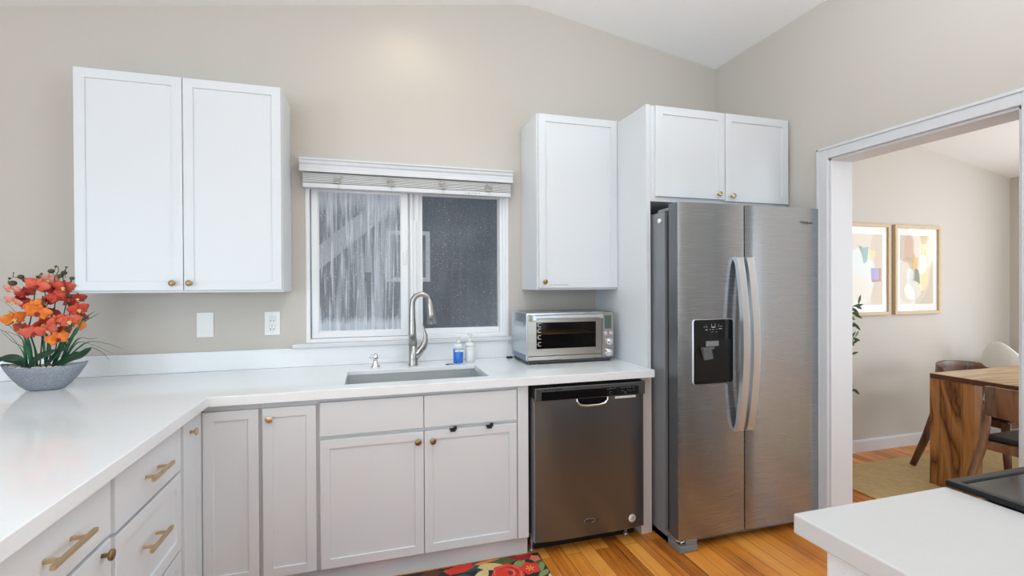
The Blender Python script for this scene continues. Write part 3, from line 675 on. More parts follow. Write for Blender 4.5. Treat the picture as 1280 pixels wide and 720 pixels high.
# ---------------------------------------------------------------- toaster oven
TX0,TX1,TY0,TY1,TZ0,TZ1 = .862,1.412,2.598,2.905,.914,1.210
to = thing('toaster_oven','stainless steel toaster oven on the counter under the right wall cabinet','toaster oven',((TX0+TX1)/2,2.75,TZ0))
M['toast'] = brushed('brushed_steel_toaster', (.43,.39,.345), .30, scale=(3,3,300))
M['toast_side'] = mat('toaster_side_steel', (.50,.54,.58), .22, .9)
b = B()   # shell: hollow with open front
b.box((TX0,TY0+.012,TZ0+.022),(TX0+.014,TY1,TZ1),.004,2); b.box((TX1-.075,TY0+.012,TZ0+.022),(TX1,TY1,TZ1),.004,2)
b.box((TX0+.006,TY0+.012,TZ1-.014),(TX1-.006,TY1,TZ1),.004,2); b.box((TX0+.006,TY0+.012,TZ0+.022),(TX1-.006,TY1,TZ0+.040),.002); b.box((TX0+.006,TY1-.012,TZ0+.03),(TX1-.006,TY1,TZ1-.004),.002)
obj('shell', b, M['toast_side'], to)
b = B(); b.box((TX0+.015,TY1-.020,TZ0+.041),(TX1-.076,TY1-.013,TZ1-.015)); obj('cavity', b, M['blackm'], to)
b = B()
b.box((TX0+.012,TY0+.014,TZ0+.006),(TX1-.012,TY1-.01,TZ0+.023),.002); b.box((TX0+.02,TY0+.02,TZ0),(TX0+.06,TY0+.06,TZ0+.007)); b.box((TX1-.06,TY0+.02,TZ0),(TX1-.02,TY0+.06,TZ0+.007)); b.box((TX0+.02,TY1-.06,TZ0),(TX0+.06,TY1-.02,TZ0+.007)); b.box((TX1-.06,TY1-.06,TZ0),(TX1-.02,TY1-.02,TZ0+.007)); obj('base', b, M['darkg'], to)
b = B()
dx0, dx1, dz0, dz1 = TX0+.004, TX1-.080, TZ0+.050, TZ1-.012
wx0_, wx1_, wz0_, wz1_ = TX0+.058, TX1-.118, TZ0+.090, TZ1-.055
yd = TY0
b.cells([dx0,wx0_,wx1_,dx1],[dz0,wz0_,wz1_,dz1],lambda i,j: not (i==1 and j==1),0,.016,.002,2); b.xf(Matrix(((1,0,0,0),(0,0,1,yd),(0,1,0,0),(0,0,0,1))))
dr = obj('door', b, M['toast'], to)
gm = mat('smoked_oven_glass', (.02,.018,.016), .06, trans=0, spec=.6)
nt = gm.node_tree; tr_ = nt.nodes.new('ShaderNodeBsdfTransparent'); tr_.inputs[0].default_value = (.75,.70,.64,1); mx_ = nt.nodes.new('ShaderNodeMixShader'); mx_.inputs[0].default_value = .22
nt.links.new(tr_.outputs[0], mx_.inputs[1]); nt.links.new(nt.nodes['Principled BSDF'].outputs[0], mx_.inputs[2]); nt.links.new(mx_.outputs[0], nt.nodes['Material Output'].inputs[0])
b = B(); b.box((wx0_-.002,yd+.005,wz0_-.002),(wx1_+.002,yd+.009,wz1_+.002)); obj('glass', b, gm, dr)
b = B()
for z in (1.150,1.118,1.080,1.040):
    zz = z-.02+.01; b.box((wx0_+.012,yd+.0042,zz+.010),(wx0_+.028,yd+.005,zz+.0125)); b.box((wx0_+.012,yd+.0042,zz-.010),(wx0_+.028,yd+.005,zz-.0075)); b.box((wx0_+.010,yd+.0042,zz-.010),(wx0_+.0125,yd+.005,zz+.0125)); b.box((wx0_+.004,yd+.0042,zz),(wx0_+.0115,yd+.005,zz+.002))
obj('rack_marks', b, M['paper'], dr)
b = B(); hz = TZ1-.034
b.box((TX0+.030,yd-.040,hz+.002),(dx1-.012,yd-.022,hz+.022),.006,3)
b.box((TX0+.022,yd-.041,hz-.010),(TX0+.048,yd+.002,hz+.024),.005,2); b.box((dx1-.030,yd-.041,hz-.002),(dx1-.008,yd+.002,hz+.024),.005,2)
obj('handle', b, M['steel_light'], dr)
b = B()
for i in range(14): y = yd+.03+i*.018; b.cyl((wx0_-.03,y,1.085),(wx1_+.03,y,1.085),.0016,n=6)
b.cyl((wx0_-.03,yd+.03,1.088),(wx1_+.03,yd+.03,1.088),.0028,n=8); obj('wire_rack', b, mat('rack_warm_sheen',(.75,.45,.22),.3,1), to)  # warm reflection on the rack put into its colour
b = B()
for z in (1.165,.975):
    for y in (yd+.09,yd+.18): b.cyl((wx0_-.03,y,z),(wx1_+.03,y,z),.004,n=10)
obj('heating_elements', b, mat('quartz_tube',(.5,.42,.36),.3), to)
b = B(); b.box((dx1+.002,yd-.001,TZ0+.028),(TX1-.002,yd+.014,TZ1-.002),.003,2); cp = obj('control_panel', b, M['toast'], to)
cxx = (dx1+TX1)/2
b = B(); b.box((cxx-.021,yd-.0025,TZ1-.100),(cxx+.021,yd-.0005,TZ1-.022),.002); obj('display', b, mat('lcd_green_grey',(.085,.13,.12),.15), cp)
for x in (cxx-.0175,cxx+.0175):
    b = B(); b.lathe([(.0125,0),(.0125,.006),(.011,.008),(.001,.008)], (x,yd-.001,TZ1-.127), 20, '-Y'); obj('button', b, M['steel_light'], cp)
for z in (TZ1-.176,TZ1-.240):
    b = B(); b.lathe([(.0245,0),(.0245,.003),(.021,.005),(.0200,.020),(.018,.022),(.001,.022)], (cxx,yd-.001,z), 28, '-Y'); b.box((cxx-.002,yd-.0250,z),(cxx+.002,yd-.0225,z+.018)); obj('dial', b, M['chrome'], cp)
b = B(); b.box((dx0,yd+.001,TZ0+.026),(dx1,yd+.013,TZ0+.048),.002); b.box((TX0+.21,yd-.0005,TZ0+.024),(TX0+.41,yd+.012,TZ0+.030)); obj('crumb_tray', b, M['toast'], to)
b = B(); b.box((TX0-.0006,yd+.07,TZ1-.085),(TX0+.001,yd+.235,TZ1-.055),.0005); obj('side_grip', b, mat('pale_side_recess',(.62,.66,.70),.3,.6), to)
b = B(); b.box((TX0-.0008,yd+.03,TZ0+.024),(TX0+.001,yd+.27,TZ0+.055)); obj('vent_strip', b, mat('blue_grey_vent',(.14,.20,.28),.4), to)
b = B(); b.box((TX0+.04,yd+.02,TZ1-.0005),(TX1-.04,TY1-.02,TZ1+.002),.001); obj('top_plate', b, M['grey'], to)
# cord
b = B(); b.tube([(.866,2.935,1.00),(.850,2.930,1.03),(.842,2.935,1.010),(.838,2.925,.96),(.828,2.915,.925),(.836,2.90,.918),(.862,2.912,.922)], .0022, 8); b.mi = 1
b.box((.825,2.880,.9145),(.860,2.905,.926),.003); obj('power_cord', b, [M['white'],M['blackm']], to, label='thin white cord with a black plug')

# ---------------------------------------------------------------- dishwasher
DX0,DX1,DF = .790,1.412,2.262
dw = thing('dishwasher','stainless steel dishwasher under the counter beside the tall white panel','dishwasher',(1.1,2.6,.02))
b = B(); b.box((.783,2.335,.10),(1.422,2.90,.862)); obj('tub', b, M['blackm'], dw)
b = B(); b.box((.80,2.36,.0),(1.40,2.375,.10)); obj('kick_plate', b, M['blackm'], dw)
b = B(); b.box((.772,2.34,.8625),(1.425,2.36,.872)); obj('top_bracket', b, M['blackm'], dw)
b = B()   # gently bowed steel door
n = 12; poly = []
for i in range(n+1): 
    t = i/n; poly.append((DX0+.004+(DX1-DX0-.008)*t, DF+.014*(abs(2*t-1)**4)))
poly += [(DX1-.004,2.325),(DX0+.004,2.325)]
b.prism(poly, .078, .800, 'Z'); 
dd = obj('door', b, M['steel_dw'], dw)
for p in dd.data.polygons:
    if abs(p.normal.z) < .5: p.use_smooth = True
dd.modifiers.new('es','EDGE_SPLIT')
for a_ in ((DX0-.001,DX0+.0065),(DX1-.0065,DX1+.001)): b = B(); b.box((a_[0],2.278,.075),(a_[1],2.33,.80),.001); obj('door_edge', b, M['grey'], dw)
b = B(); b.box((DX0,DF-.004,.788),(DX1,2.325,.856),.004,2); cpn = obj('control_fascia', b, mat('dark_steel_fascia',(.16,.165,.17),.3,.8), dw)
b = B(); b.box((DX0+.034,DF-.0052,.792),(DX1-.040,DF-.0035,.836),.001); strip = obj('black_strip', b, M['black'], cpn)
b = B()
for i in range(5): b.box((.838+i*.020,DF-.0058,.843),(.838+i*.020+.014,DF-.0038,.847))
obj('vent_slots', b, M['blackm'], cpn)
b = B()
CPR = [(1.185,.827,.010),(1.20,.828,.012),(1.217,.829,.010),(1.231,.830,.006),(1.262,.829,.012),(1.28,.829,.008),(1.295,.830,.014),(1.315,.829,.010),(1.335,.828,.012),(1.20,.812,.014),(1.20,.800,.008),(1.27,.814,.010),(1.285,.808,.012),(1.305,.816,.008),(1.318,.810,.009),(1.338,.815,.006),(1.287,.800,.012)]
fpm = mat('faded_print',(.20,.20,.20),.5)
for side in (0,1):
    b = B()
    for i,(x,z,w_) in enumerate([q for q in CPR if (q[0] > 1.245) == bool(side)]): b.box((x,DF-.0056,z),(x+w_,DF-.0050,z+.0018+.001*(i%2)))
    obj('control_print', b, fpm, strip)
b = B()   # pocket handle
hx = 1.103
rim = [(hx-.088,.790),(hx-.085,.772),(hx-.070,.757),(hx-.035,.750),(hx+.035,.750),(hx+.070,.757),(hx+.085,.772),(hx+.088,.790)]
b.tube([(p[0],DF-.004,p[1]) for p in rim], [.004,.005,.0065,.0075,.0075,.0065,.005,.004], 10); hd = obj('handle', b, M['chrome'], dd)
b = B(); b.prism([(hx-.082,.791),(hx-.080,.774),(hx-.067,.762),(hx-.035,.756),(hx+.035,.756),(hx+.067,.762),(hx+.080,.774),(hx+.082,.791)], DF-.003, DF+.004); obj('pocket', b, M['black'], hd)
b = B(); b.box((1.232,DF-.0062,.776),(1.352,DF-.0038,.7865),.0004); b.mi = 1
for i in range(18): b.box((1.240+.0058*i,DF-.0068,.7800),(1.240+.0058*i+.0038,DF-.0061,.7826))
obj('sticker', b, [M['paper'],M['grey']], dd, label='thin white printed sticker')
b = B(); b.lathe([(.021,0),(.021,.0012),(.001,.0012)], (1.335,DF+.003,.131), 28, '-Y'); st_ = obj('round_badge', b, M['paper'], dd)
b = B()
for t in range(16):
    a = t*math.pi/8 + .1
    if 20 < math.degrees(a)%360 < 160: c_ = Vector((1.335+.0165*math.cos(a),DF+.0008,.131+.0165*math.sin(a))); b.box(c_-Vector((.002,.0006,.0012)), c_+Vector((.002,.0002,.0012)))
b.tube([(1.326,DF+.0010,.131),(1.329,DF+.0010,.136),(1.336,DF+.0010,.137),(1.345,DF+.0010,.137)],.0016,6); b.tube([(1.326,DF+.0010,.130),(1.329,DF+.0010,.125),(1.334,DF+.0010,.126),(1.336,DF+.0010,.131),(1.343,DF+.001,.131)],.0014,6)
obj('badge_print', b, M['blackm'], st_)
text('lettering','Whirlpool',.018,face_y(1.100,DF-.0008,.156),M['darkg'],dd)
b = B(); b.tube([(1.085+.03*math.cos(a),DF-.0012,.156+.011*math.sin(a)) for a in [i*math.pi/10-1.2 for i in range(16)]], .0006, 5); obj('emblem_ring', b, M['steel_light'], dd)
for x, nme in ((1.345,'a'),(.80,'b')):
    b = B(); b.cyl((x,2.352,0),(x,2.352,.10),.008,n=10); b.cyl((x,2.352,.0),(x,2.352,.012),.014,n=12); obj('levelling_foot', b, M['steel_light'], dw)

# ---------------------------------------------------------------- refrigerator
FX0,FX1,FF = 1.508,2.438,2.100
fr = thing('refrigerator','stainless steel side by side refrigerator with water dispenser between panel and doorway','refrigerator',(1.97,2.5,0))
b = B(); b.box((FX0+.002,2.225,.035),(FX1-.002,2.93,1.759),.003,2); b.box((FX0+.004,2.125,.0),(FX0+.012,2.36,.06)); body = obj('body', b, M['steel_side'], fr)
b = B(); b.box((FX0+.02,2.185,.065),(FX1-.02,2.226,1.74)); obj('door_gasket', b, M['blackm'], fr)
def fdoor(x0, x1, mirror):
    b = B(); n = 14; poly = []; w_ = x1-x0
    for i in range(n+1):
        t = i/n; 
        bow = .010*((2*t-1)**2)
        e = .003*max(0,1-min(t,1-t)/.02)**2
        poly.append((x0+w_*t, FF+bow*.5+e))
    poly += [(x1,2.184),(x0,2.184)]
    b.prism(poly, .062, 1.792, 'Z')
    o = obj('door', b, M['steel'], fr)
    for p in o.data.polygons:
        if abs(p.normal.z) < .5: p.use_smooth = True
    md = o.modifiers.new('es','EDGE_SPLIT'); md.split_angle = R(40)
    return o
ld = fdoor(FX0, 1.9165, 0); rd = fdoor(1.9235, FX1, 1)
b = B(); b.box((FX0-.0006,2.112,.064),(FX0+.001,2.183,1.79)); obj('door_side_trim', b, mat('door_side_dark',(.17,.18,.19),.35,.6), ld)
def fhandle(x0, x1, parent):
    b = B(); n = 24; z0_, z1_ = .600, 1.512
    fr_, bk = [], []
    for i in range(n+1):
        t = i/n; z = z0_+(z1_-z0_)*t; s_ = math.sin(math.pi*t)**.8
        fr_.append((2.078-.050*s_, z)); bk.append((2.094-.046*s_, z))
    poly = fr_ + [(2.104,z1_)] + bk[::-1][1:-1] + [(2.104,z0_)]
    # bowed flat bar
    A = [[b.bm.verts.new((x,y,z)) for (y,z) in poly] for x in (x0,x1)]
    N = len(poly)
    for i in range(N): b.bm.faces.new((A[0][i],A[0][(i+1)%N],A[1][(i+1)%N],A[1][i]))
    b.bm.faces.new(A[0]); b.bm.faces.new(A[1][::-1])
    b.bm.normal_update()
    es = [e for e in b.bm.edges if len(e.link_faces)==2 and e.calc_face_angle(0)>.9]
    bmesh.ops.bevel(b.bm, geom=es, offset=.0022, segments=2, affect='EDGES')
    return obj('handle', b, M['steel_light'], parent)
fhandle(1.842,1.885,ld); fhandle(1.906,1.949,rd)
# water and ice dispenser
dc = (1.591,1.834,.857,1.188)
b = B(); r_ = .014
def rrect(x0,x1,z0,z1,r,n=6):
    P_ = []
    for cx,cz_,a0 in ((x1-r,z1-r,0),(x0+r,z1-r,90),(x0+r,z0+r,180),(x1-r,z0+r,270)):
        for i in range(n+1): a = R(a0+90*i/n); P_.append((cx+r*math.cos(a),cz_+r*math.sin(a)))
    return P_
b.prism(rrect(*dc,r_), FF-.006, FF+.02); dp = obj('dispenser', b, M['black'], ld)
b = B(); o_, i_ = rrect(dc[0]-.003,dc[1]+.003,dc[2]-.003,dc[3]+.003,r_+.002), rrect(*dc,r_)
N = len(o_); V1 = [b.bm.verts.new((p[0],FF-.003,p[1])) for p in o_]; V2 = [b.bm.verts.new((p[0],FF-.0065,p[1])) for p in i_]; V3 = [b.bm.verts.new((p[0],FF+.01,p[1])) for p in o_]
for i in range(N): b.bm.faces.new((V1[i],V1[(i+1)%N],V2[(i+1)%N],V2[i])); b.bm.faces.new((V3[i],V3[(i+1)%N],V1[(i+1)%N],V1[i]))
obj('bezel', b, M['steel_light'], dp)
b = B(); b.box((1.605,FF-.0072,.872),(1.822,FF-.0058,1.085),.0006); obj('recess', b, mat('recess_black',(.003,.003,.003),.35), dp)
b = B(); b.box((1.664,FF-.012,1.050),(1.742,FF-.006,1.078),.002); obj('chute_cover', b, M['grey'], dp)
b = B(); b.prism([(1.636,1.030),(1.690,1.038),(1.700,.988),(1.650,.982)], FF-.020, FF-.008); b.prism([(1.632,1.046),(1.700,1.050),(1.700,1.040),(1.634,1.032)], FF-.030, FF-.008); b.box((1.655,FF-.011,.90),(1.672,FF-.0068,.985)) if False else None; obj('paddle', b, mat('paddle_dark_grey',(.13,.135,.14),.35), dp)
b = B()
for (x,z,w_,h_) in [(1.652,1.150,.008,.002),(1.666,1.150,.010,.002),(1.738,1.152,.008,.002),(1.752,1.152,.016,.002),(1.664,1.134,.012,.004),(1.690,1.136,.006,.002),(1.704,1.136,.012,.002),(1.728,1.136,.006,.002),(1.744,1.138,.020,.004),(1.698,1.124,.012,.0016),(1.728,1.124,.008,.0016),(1.700,1.147,.0018,.020),(1.722,1.147,.0018,.020),(1.702,1.146,.020,.006),(1.752,.905,.010,.005),(1.754,.893,.004,.003),(1.665,1.160,.003,.002),(1.745,1.162,.003,.002)]: b.box((x,FF-.0066,z),(x+w_,FF-.0060,z+h_))
obj('control_icons', b, mat('icon_grey',(.42,.42,.43),.5), dp)
text('lettering','Whirlpool',.022,face_y(2.335,FF+.0005,1.7115) @ Matrix.Rotation(R(0),4,'Z'),M['darkg'],rd)
b = B(); b.tube([(2.322+.030*math.cos(a),FF-.0005,1.710+.012*math.sin(a)) for a in [i*math.pi/10-2.6 for i in range(12)]], .0006, 5); obj('emblem_ring', b, M['grey'], rd)
b = B()    # base grille and corner foot
b.box((FX0+.104,2.150,.022),(FX1-.01,2.19,.058),.002); obj('base_grille', b, M['grey'], fr)
b = B(); b.box((FX0+.12,2.146,.036),(FX0+.24,2.152,.050)); obj('grille_slot', b, M['blackm'], fr)
b = B(); b.box((FX0,2.095,.001),(FX0+.106,2.20,.034),.003,2); b.box((FX0+.040,2.100,.034),(FX0+.106,2.19,.060),.002); b.box((FX0+.004,2.19,.001),(FX0+.03,2.50,.036),.002); obj('foot_cover', b, M['grey'], fr)
b = B(); b.tube([(FX0-.001,2.175,.062),(FX0+.006,2.13,.052),(FX0+.020,2.108,.052),(FX0+.032,2.104,.056)], [.004,.005,.005,.004], 8); b.cyl((FX0+.018,2.108,.034),(FX0+.012,2.106,.055),.0035,n=10); obj('hinge', b, M['chrome'], fr)
b = B(); b.lathe([(.006,-.001),(.006,.006)], (FX0,2.36,.018), 12, '-X'); b.cyl((FX0+.03,2.40,0),(FX0+.03,2.40,.03),.018,n=14); b.cyl((FX1-.06,2.4,0),(FX1-.06,2.4,.036),.018,n=14); b.cyl((FX1-.06,2.85,0),(FX1-.06,2.85,.036),.018,n=14); b.cyl((FX0+.06,2.85,0),(FX0+.06,2.85,.036),.018,n=14); obj('roller', b, M['white'], fr)
b = B(); b.box((FX0+.01,2.16,1.7595),(FX0+.10,2.30,1.776),.003); obj('hinge_cover', b, M['grey'], fr)
b = B(); b.lathe([(.012,-.001),(.0135,.004),(.0130,.009),(.009,.011),(.001,.0112)], (FX0+.0015,2.262,1.713), 20, '-X'); tag(obj('round_magnet', b, M['white']), 'small round white magnet stuck high on the fridge side', 'magnet')

# ---------------------------------------------------------------- peninsula with range, right foreground
b = B(); b.box((.808,.10,.874),(1.2405,.7585,.914),.004,3); tag(obj('countertop', b, mat('quartz_dimmed',(.54,.535,.53),.25,var=.02,vscale=60)), 'short white countertop left of the black cooktop, in the right foreground', 'countertop')  # white quartz with the weaker light here put into its colour
ic = thing('base_cabinet','white base cabinet under the short countertop in the right foreground','cabinet',(1.04,.42,0))
b = B(); b.box((.850,.13,.0),(1.235,.690,.8735),.001); obj('body', b, M['cab'], ic)
b = B(); b.shaker(-.708,-.13,.02,.8725,0,.0145,.045,.006); b.xf(Matrix.Translation((.8355,0,0)) @ Matrix.Rotation(R(-90),4,'Z')); obj('side_panel', b, M['cab'], ic)
def yfront(p, name, x0, x1, z0, z1, st=.05):
    b = B(); b.shaker(-x1,-x0,z0,z1,0,.018,st,.006); b.xf(Matrix.Translation((0,.7085,0)) @ Matrix.Rotation(R(180),4,'Z')); return obj(name, b, M['cab'], p)
yfront(ic,'door',.856,1.230,.11,.69); yfront(ic,'drawer',.856,1.230,.70,.855,0)
rg = thing('range','black glass top range set into the right foreground counter','range',(1.62,.42,0))
b = B(); b.box((1.2445,.12,.0),(2.004,.700,.905),.002); obj('body', b, M['darkg'], rg)
b = B(); b.box((1.26,.700,.16),(1.99,.730,.74),.004); obj('oven_door', b, M['black'], rg)
b = B(); b.cyl((1.30,.772,.70),(1.95,.772,.70),.010); b.cyl((1.34,.73,.70),(1.34,.772,.70),.008); b.cyl((1.91,.73,.70),(1.91,.772,.70),.008); obj('door_handle', b, M['steel_light'], rg)
b = B(); b.box((1.26,.700,.75),(1.99,.735,.885),.003); obj('control_panel', b, M['black'], rg)
b = B(); xs_ = [1.2425,1.262,1.988,2.006]; ys_ = [.112,.140,.738,.7605]; b.cells(xs_,ys_,lambda i,j: not (i==1 and j==1),.9145,.928,.003,2); obj('cooktop_frame', b, mat('cooktop_frame_black',(.010,.011,.012),.35,.3), rg)
b = B(); b.box((1.2605,.1385,.915),(1.9895,.7395,.9245)); ct = obj('cooktop_glass', b, mat('cooktop_glass',(.012,.013,.014),.07,spec=.7), rg)
for (x,y,r_) in ((1.44,.30,.09),(1.44,.58,.075),(1.81,.30,.075),(1.81,.58,.10)):
    b = B(); b.lathe([(r_,0),(r_,.0004),(r_-.002,.0004),(r_-.002,0)], (x,y,.9246), 40, cap=False); obj('burner_ring', b, M['grey'], ct)
ic2 = thing('base_cabinet','white base cabinet right of the range against the wall','cabinet',(2.23,.42,0))
b = B(); b.box((2.012,.13,0),(2.438,.690,.8735),.001); obj('body', b, M['cab'], ic2)
yfront(ic2,'door',2.018,2.430,.11,.69)
b = B(); b.box((2.008,.10,.874),(2.448,.7585,.914),.004,3); tag(obj('countertop', b, M['quartz']), 'short white countertop right of the range, by the doorway', 'countertop')

# ---------------------------------------------------------------- orchid arrangement
PX, PY, PZ = -1.385, 2.655, .914
orc = thing('potted_orchid','red and orange artificial orchid in a grey boat shaped stone bowl on the counter','plant',(PX,PY,PZ))
def boat():
    b = B(); rings = []; n = 48
    for (s_, z) in ((.34,0),(.44,.004),(.60,.022),(.78,.052),(.92,.082),(1.0,.104),(.975,.106),(.955,.098),(.90,.086)):
        ring = []
        for i in range(n):
            a = 2*math.pi*i/n; cx, sy = math.cos(a), math.sin(a)
            x = .158*s_*cx; y = .070*(s_**.8)*math.copysign(abs(sy)**1.15, sy)
            rise = .016*(abs(cx)**3)*(z/.1)
            ring.append(b.bm.verts.new((PX+x+.012*(z/.1)*0, PY+y, PZ+z+rise)))
        rings.append(ring)
    for A, C in zip(rings, rings[1:]):
        for i in range(n): f = b.bm.faces.new((A[i],A[(i+1)%n],C[(i+1)%n],C[i])); f.smooth = True
    b.bm.faces.new(rings[0][::-1]); b.bm.faces.new(rings[-1]); return b
obj('bowl', boat(), M['pottery'], orc)
b = B(); rnd = random.Random(3)
for i in range(420):
    a = rnd.random()*6.283; q = rnd.random()**.5; x, y = .140*q*math.cos(a), .052*q*math.sin(a)
    b.ball((PX+x,PY+y,PZ+.097+rnd.random()*.008+.010*(abs(x)/.14)**3), .0055, (1,1,.7), n=6)
o = obj('pebbles', b, M['pebble'], orc); o['kind'] = 'stuff'
def orchid(c, r, m, yawa, pitcha, rolla, k):
    """five petals and a lip; built facing -Y then turned"""
    b = B(); Mx = Matrix.Translation(c) @ Matrix.Rotation(yawa,4,'Z') @ Matrix.Rotation(pitcha,4,'X') @ Matrix.Rotation(rolla,4,'Y')
    spec = [(90,.80,.52,.10),(210,.82,.50,.10),(330,.82,.50,.10),(18,1.05,.98,-.02),(162,1.05,.98,-.02)]
    for ang, ln, wd, off in spec:
        a0 = R(ang); L_ = r*ln; W_ = r*wd*.5; nu, nv = 7, 6; G = []
        for i in range(nu+1):
            u = i/nu; hw = W_*(math.sin(math.pi*min(1,(u*.93+.07))**.8)**.65 if u < 1 else .18)
            row = []
            for j in range(nv+1):
                v = 2*j/nv-1
                px_, pz_ = L_*u, hw*v
                dep = off*r*.5 - r*.16*math.sin(u*2.6) + r*.13*v*v*math.sin(u*3.0) + r*.015*math.sin(9*v+7*u+k)
                x = px_*math.cos(a0)-pz_*math.sin(a0); z = px_*math.sin(a0)+pz_*math.cos(a0)
                row.append(b.bm.verts.new(Mx @ Vector((x,dep,z))))
            G.append(row)
        for i in range(nu):
            for j in range(nv): f = b.bm.faces.new((G[i][j],G[i+1][j],G[i+1][j+1],G[i][j+1])); f.smooth = True
    f = obj('flower', b, m, orc, fix=False)
    md = f.modifiers.new('thick','SOLIDIFY'); md.thickness = .0006
    b = B()
    for (x,y,z,rr,sc) in ((0,-.10,-.08,.11,(1,1.3,1)),(0,-.20,-.24,.12,(.8,1,1.3)),(.12,-.14,-.10,.08,(1,1,1.3)),(-.12,-.14,-.10,.08,(1,1,1.3)),(0,-.14,.03,.06,(1,1.2,1))):
        b.ball(Mx @ (Vector((x,y,z))*r), rr*r, sc, n=8)
    obj('lip', b, M['p_yel'] if k%3 else M['p_dark'], f)
FL = [ # px, py, radius m, colour, depth offset
 (46,357,.043,'p_coral',.00),(60,350,.034,'p_pink',.03),(80,359,.040,'p_red',.01),(73,372,.042,'p_red',-.01),(16,362,.032,'p_pink',.02),(17,377,.034,'p_pink',-.01),
 (33,366,.036,'p_red',.04),(58,378,.038,'p_dark',.02),(42,382,.034,'p_orange',-.04),(47,391,.045,'p_orange',-.05),(97,373,.032,'p_dark',.03),(98,387,.038,'p_red',.00),
 (87,379,.036,'p_red',.03),(17,399,.042,'p_orange',-.03),(28,411,.034,'p_red',.00),(42,416,.044,'p_coral',-.05),(52,405,.038,'p_red',.00),(60,413,.034,'p_coral',-.04),
 (71,402,.040,'p_coral',-.06),(86,401,.040,'p_coral',-.04),(97,406,.036,'p_orange',.02),(72,424,.042,'p_orange',-.05),(64,392,.036,'p_dark',.04),(80,413,.032,'p_red',.01),(66,361,.034,'p_red',.04),(36,381,.034,'p_red',.05),(103,396,.024,'p_dark',.03),(28,376,.030,'p_dark',.06)]
rnd = random.Random(11)
for k,(x,y,r_,m_,dy) in enumerate(FL):
    c_ = at(x,y,Y=PY+dy); orchid(c_, r_*1.06, M[m_], rnd.uniform(-.7,.7)+.45, rnd.uniform(-.35,.55), rnd.uniform(-.5,.5), k)
# stems
base = [(-.02,0),(0.0,.01),(.03,-.01),(-.05,.01),(.06,.01)]
ST = [((-.055,.01),[(33,430),(38,400),(44,370),(42,352),(34,356),(26,348),(17,346)]),
      ((-.02,0),[(52,430),(55,400),(58,372),(53,352),(47,347),(51,342)]),
      ((.01,.012),[(63,430),(66,400),(70,372),(70,355),(67,348),(74,338),(72,333)]),
      ((.035,-.01),[(70,430),(78,400),(84,375),(84,362),(78,350),(80,340),(83,334)]),
      ((.06,.01),[(82,430),(88,400),(86,372),(84,362),(90,350),(92,346)])]
for (ox,oy), pl in ST:
    pts = [Vector((PX+ox,PY+oy,PZ+.09))] + [at(x,y,Y=PY+oy+.01) for x,y in pl]
    # smooth
    sm_ = []
    for i in range(len(pts)-1):
        for t in (0,.33,.66): sm_.append(pts[i].lerp(pts[i+1],t))
    sm_.append(pts[-1]); 
    for _ in range(2): sm_ = [sm_[0]]+[(sm_[i-1]+sm_[i]*2+sm_[i+1])/4 for i in range(1,len(sm_)-1)]+[sm_[-1]]
    b = B(); b.tube(sm_, [.0028-.0016*i/len(sm_) for i in range(len(sm_))], 7); obj('flower_stem', b, M['stem'], orc)
for (x,y,r_) in ((12,348,.006),(17,341,.003),(26,346,.0125),(33,350,.013),(16,354,.015),(64,339,.013),(70,333,.006),(83,334,.005),(80,341,.012),(75,345,.012),(52,342,.005),(47,346,.007),(90,348,.010),(91,357,.011),(87,370,.011)):
    b = B(); c_ = at(x,y,Y=PY+.012); b.ball(c_, r_, (1,.9,.8), n=10); b.tube([c_, c_+Vector((rnd.uniform(-.012,.012),0,-.022))], .0012, 5); obj('bud', b, M['bud'], orc)
def blade(pts, w_, m, name='leaf', fold=.25, up=(0,.35,1)):
    b = B(); pts = [Vector(p) for p in pts]; n = 12; G = []
    def cr(t):
        k = min(int(t*(len(pts)-1)), len(pts)-2); f = t*(len(pts)-1)-k
        p0,p1,p2,p3 = pts[max(k-1,0)],pts[k],pts[k+1],pts[min(k+2,len(pts)-1)]
        return .5*((2*p1)+(p2-p0)*f+(2*p0-5*p1+4*p2-p3)*f*f+(3*p1-p0-3*p2+p3)*f**3)
    for i in range(n+1):
        t = i/n; p = cr(t); d = (cr(min(1,t+.03))-cr(max(0,t-.03))).normalized()
        s_ = d.cross(Vector(up)).normalized(); 
        ww = w_*(math.sin(math.pi*min(.999,t*.86+.14))**.7)*(1 if t<.99 else .1)
        nn = s_.cross(d).normalized()
        G.append([b.bm.verts.new(p+s_*ww*v+nn*abs(v)*ww*fold) for v in (-1,-.5,0,.5,1)])
    for i in range(n):
        for j in range(4): f = b.bm.faces.new((G[i][j],G[i+1][j],G[i+1][j+1],G[i][j+1])); f.smooth = True
    o = obj(name, b, m, orc, fix=False); md = o.modifiers.new('thick','SOLIDIFY'); md.thickness = .0008
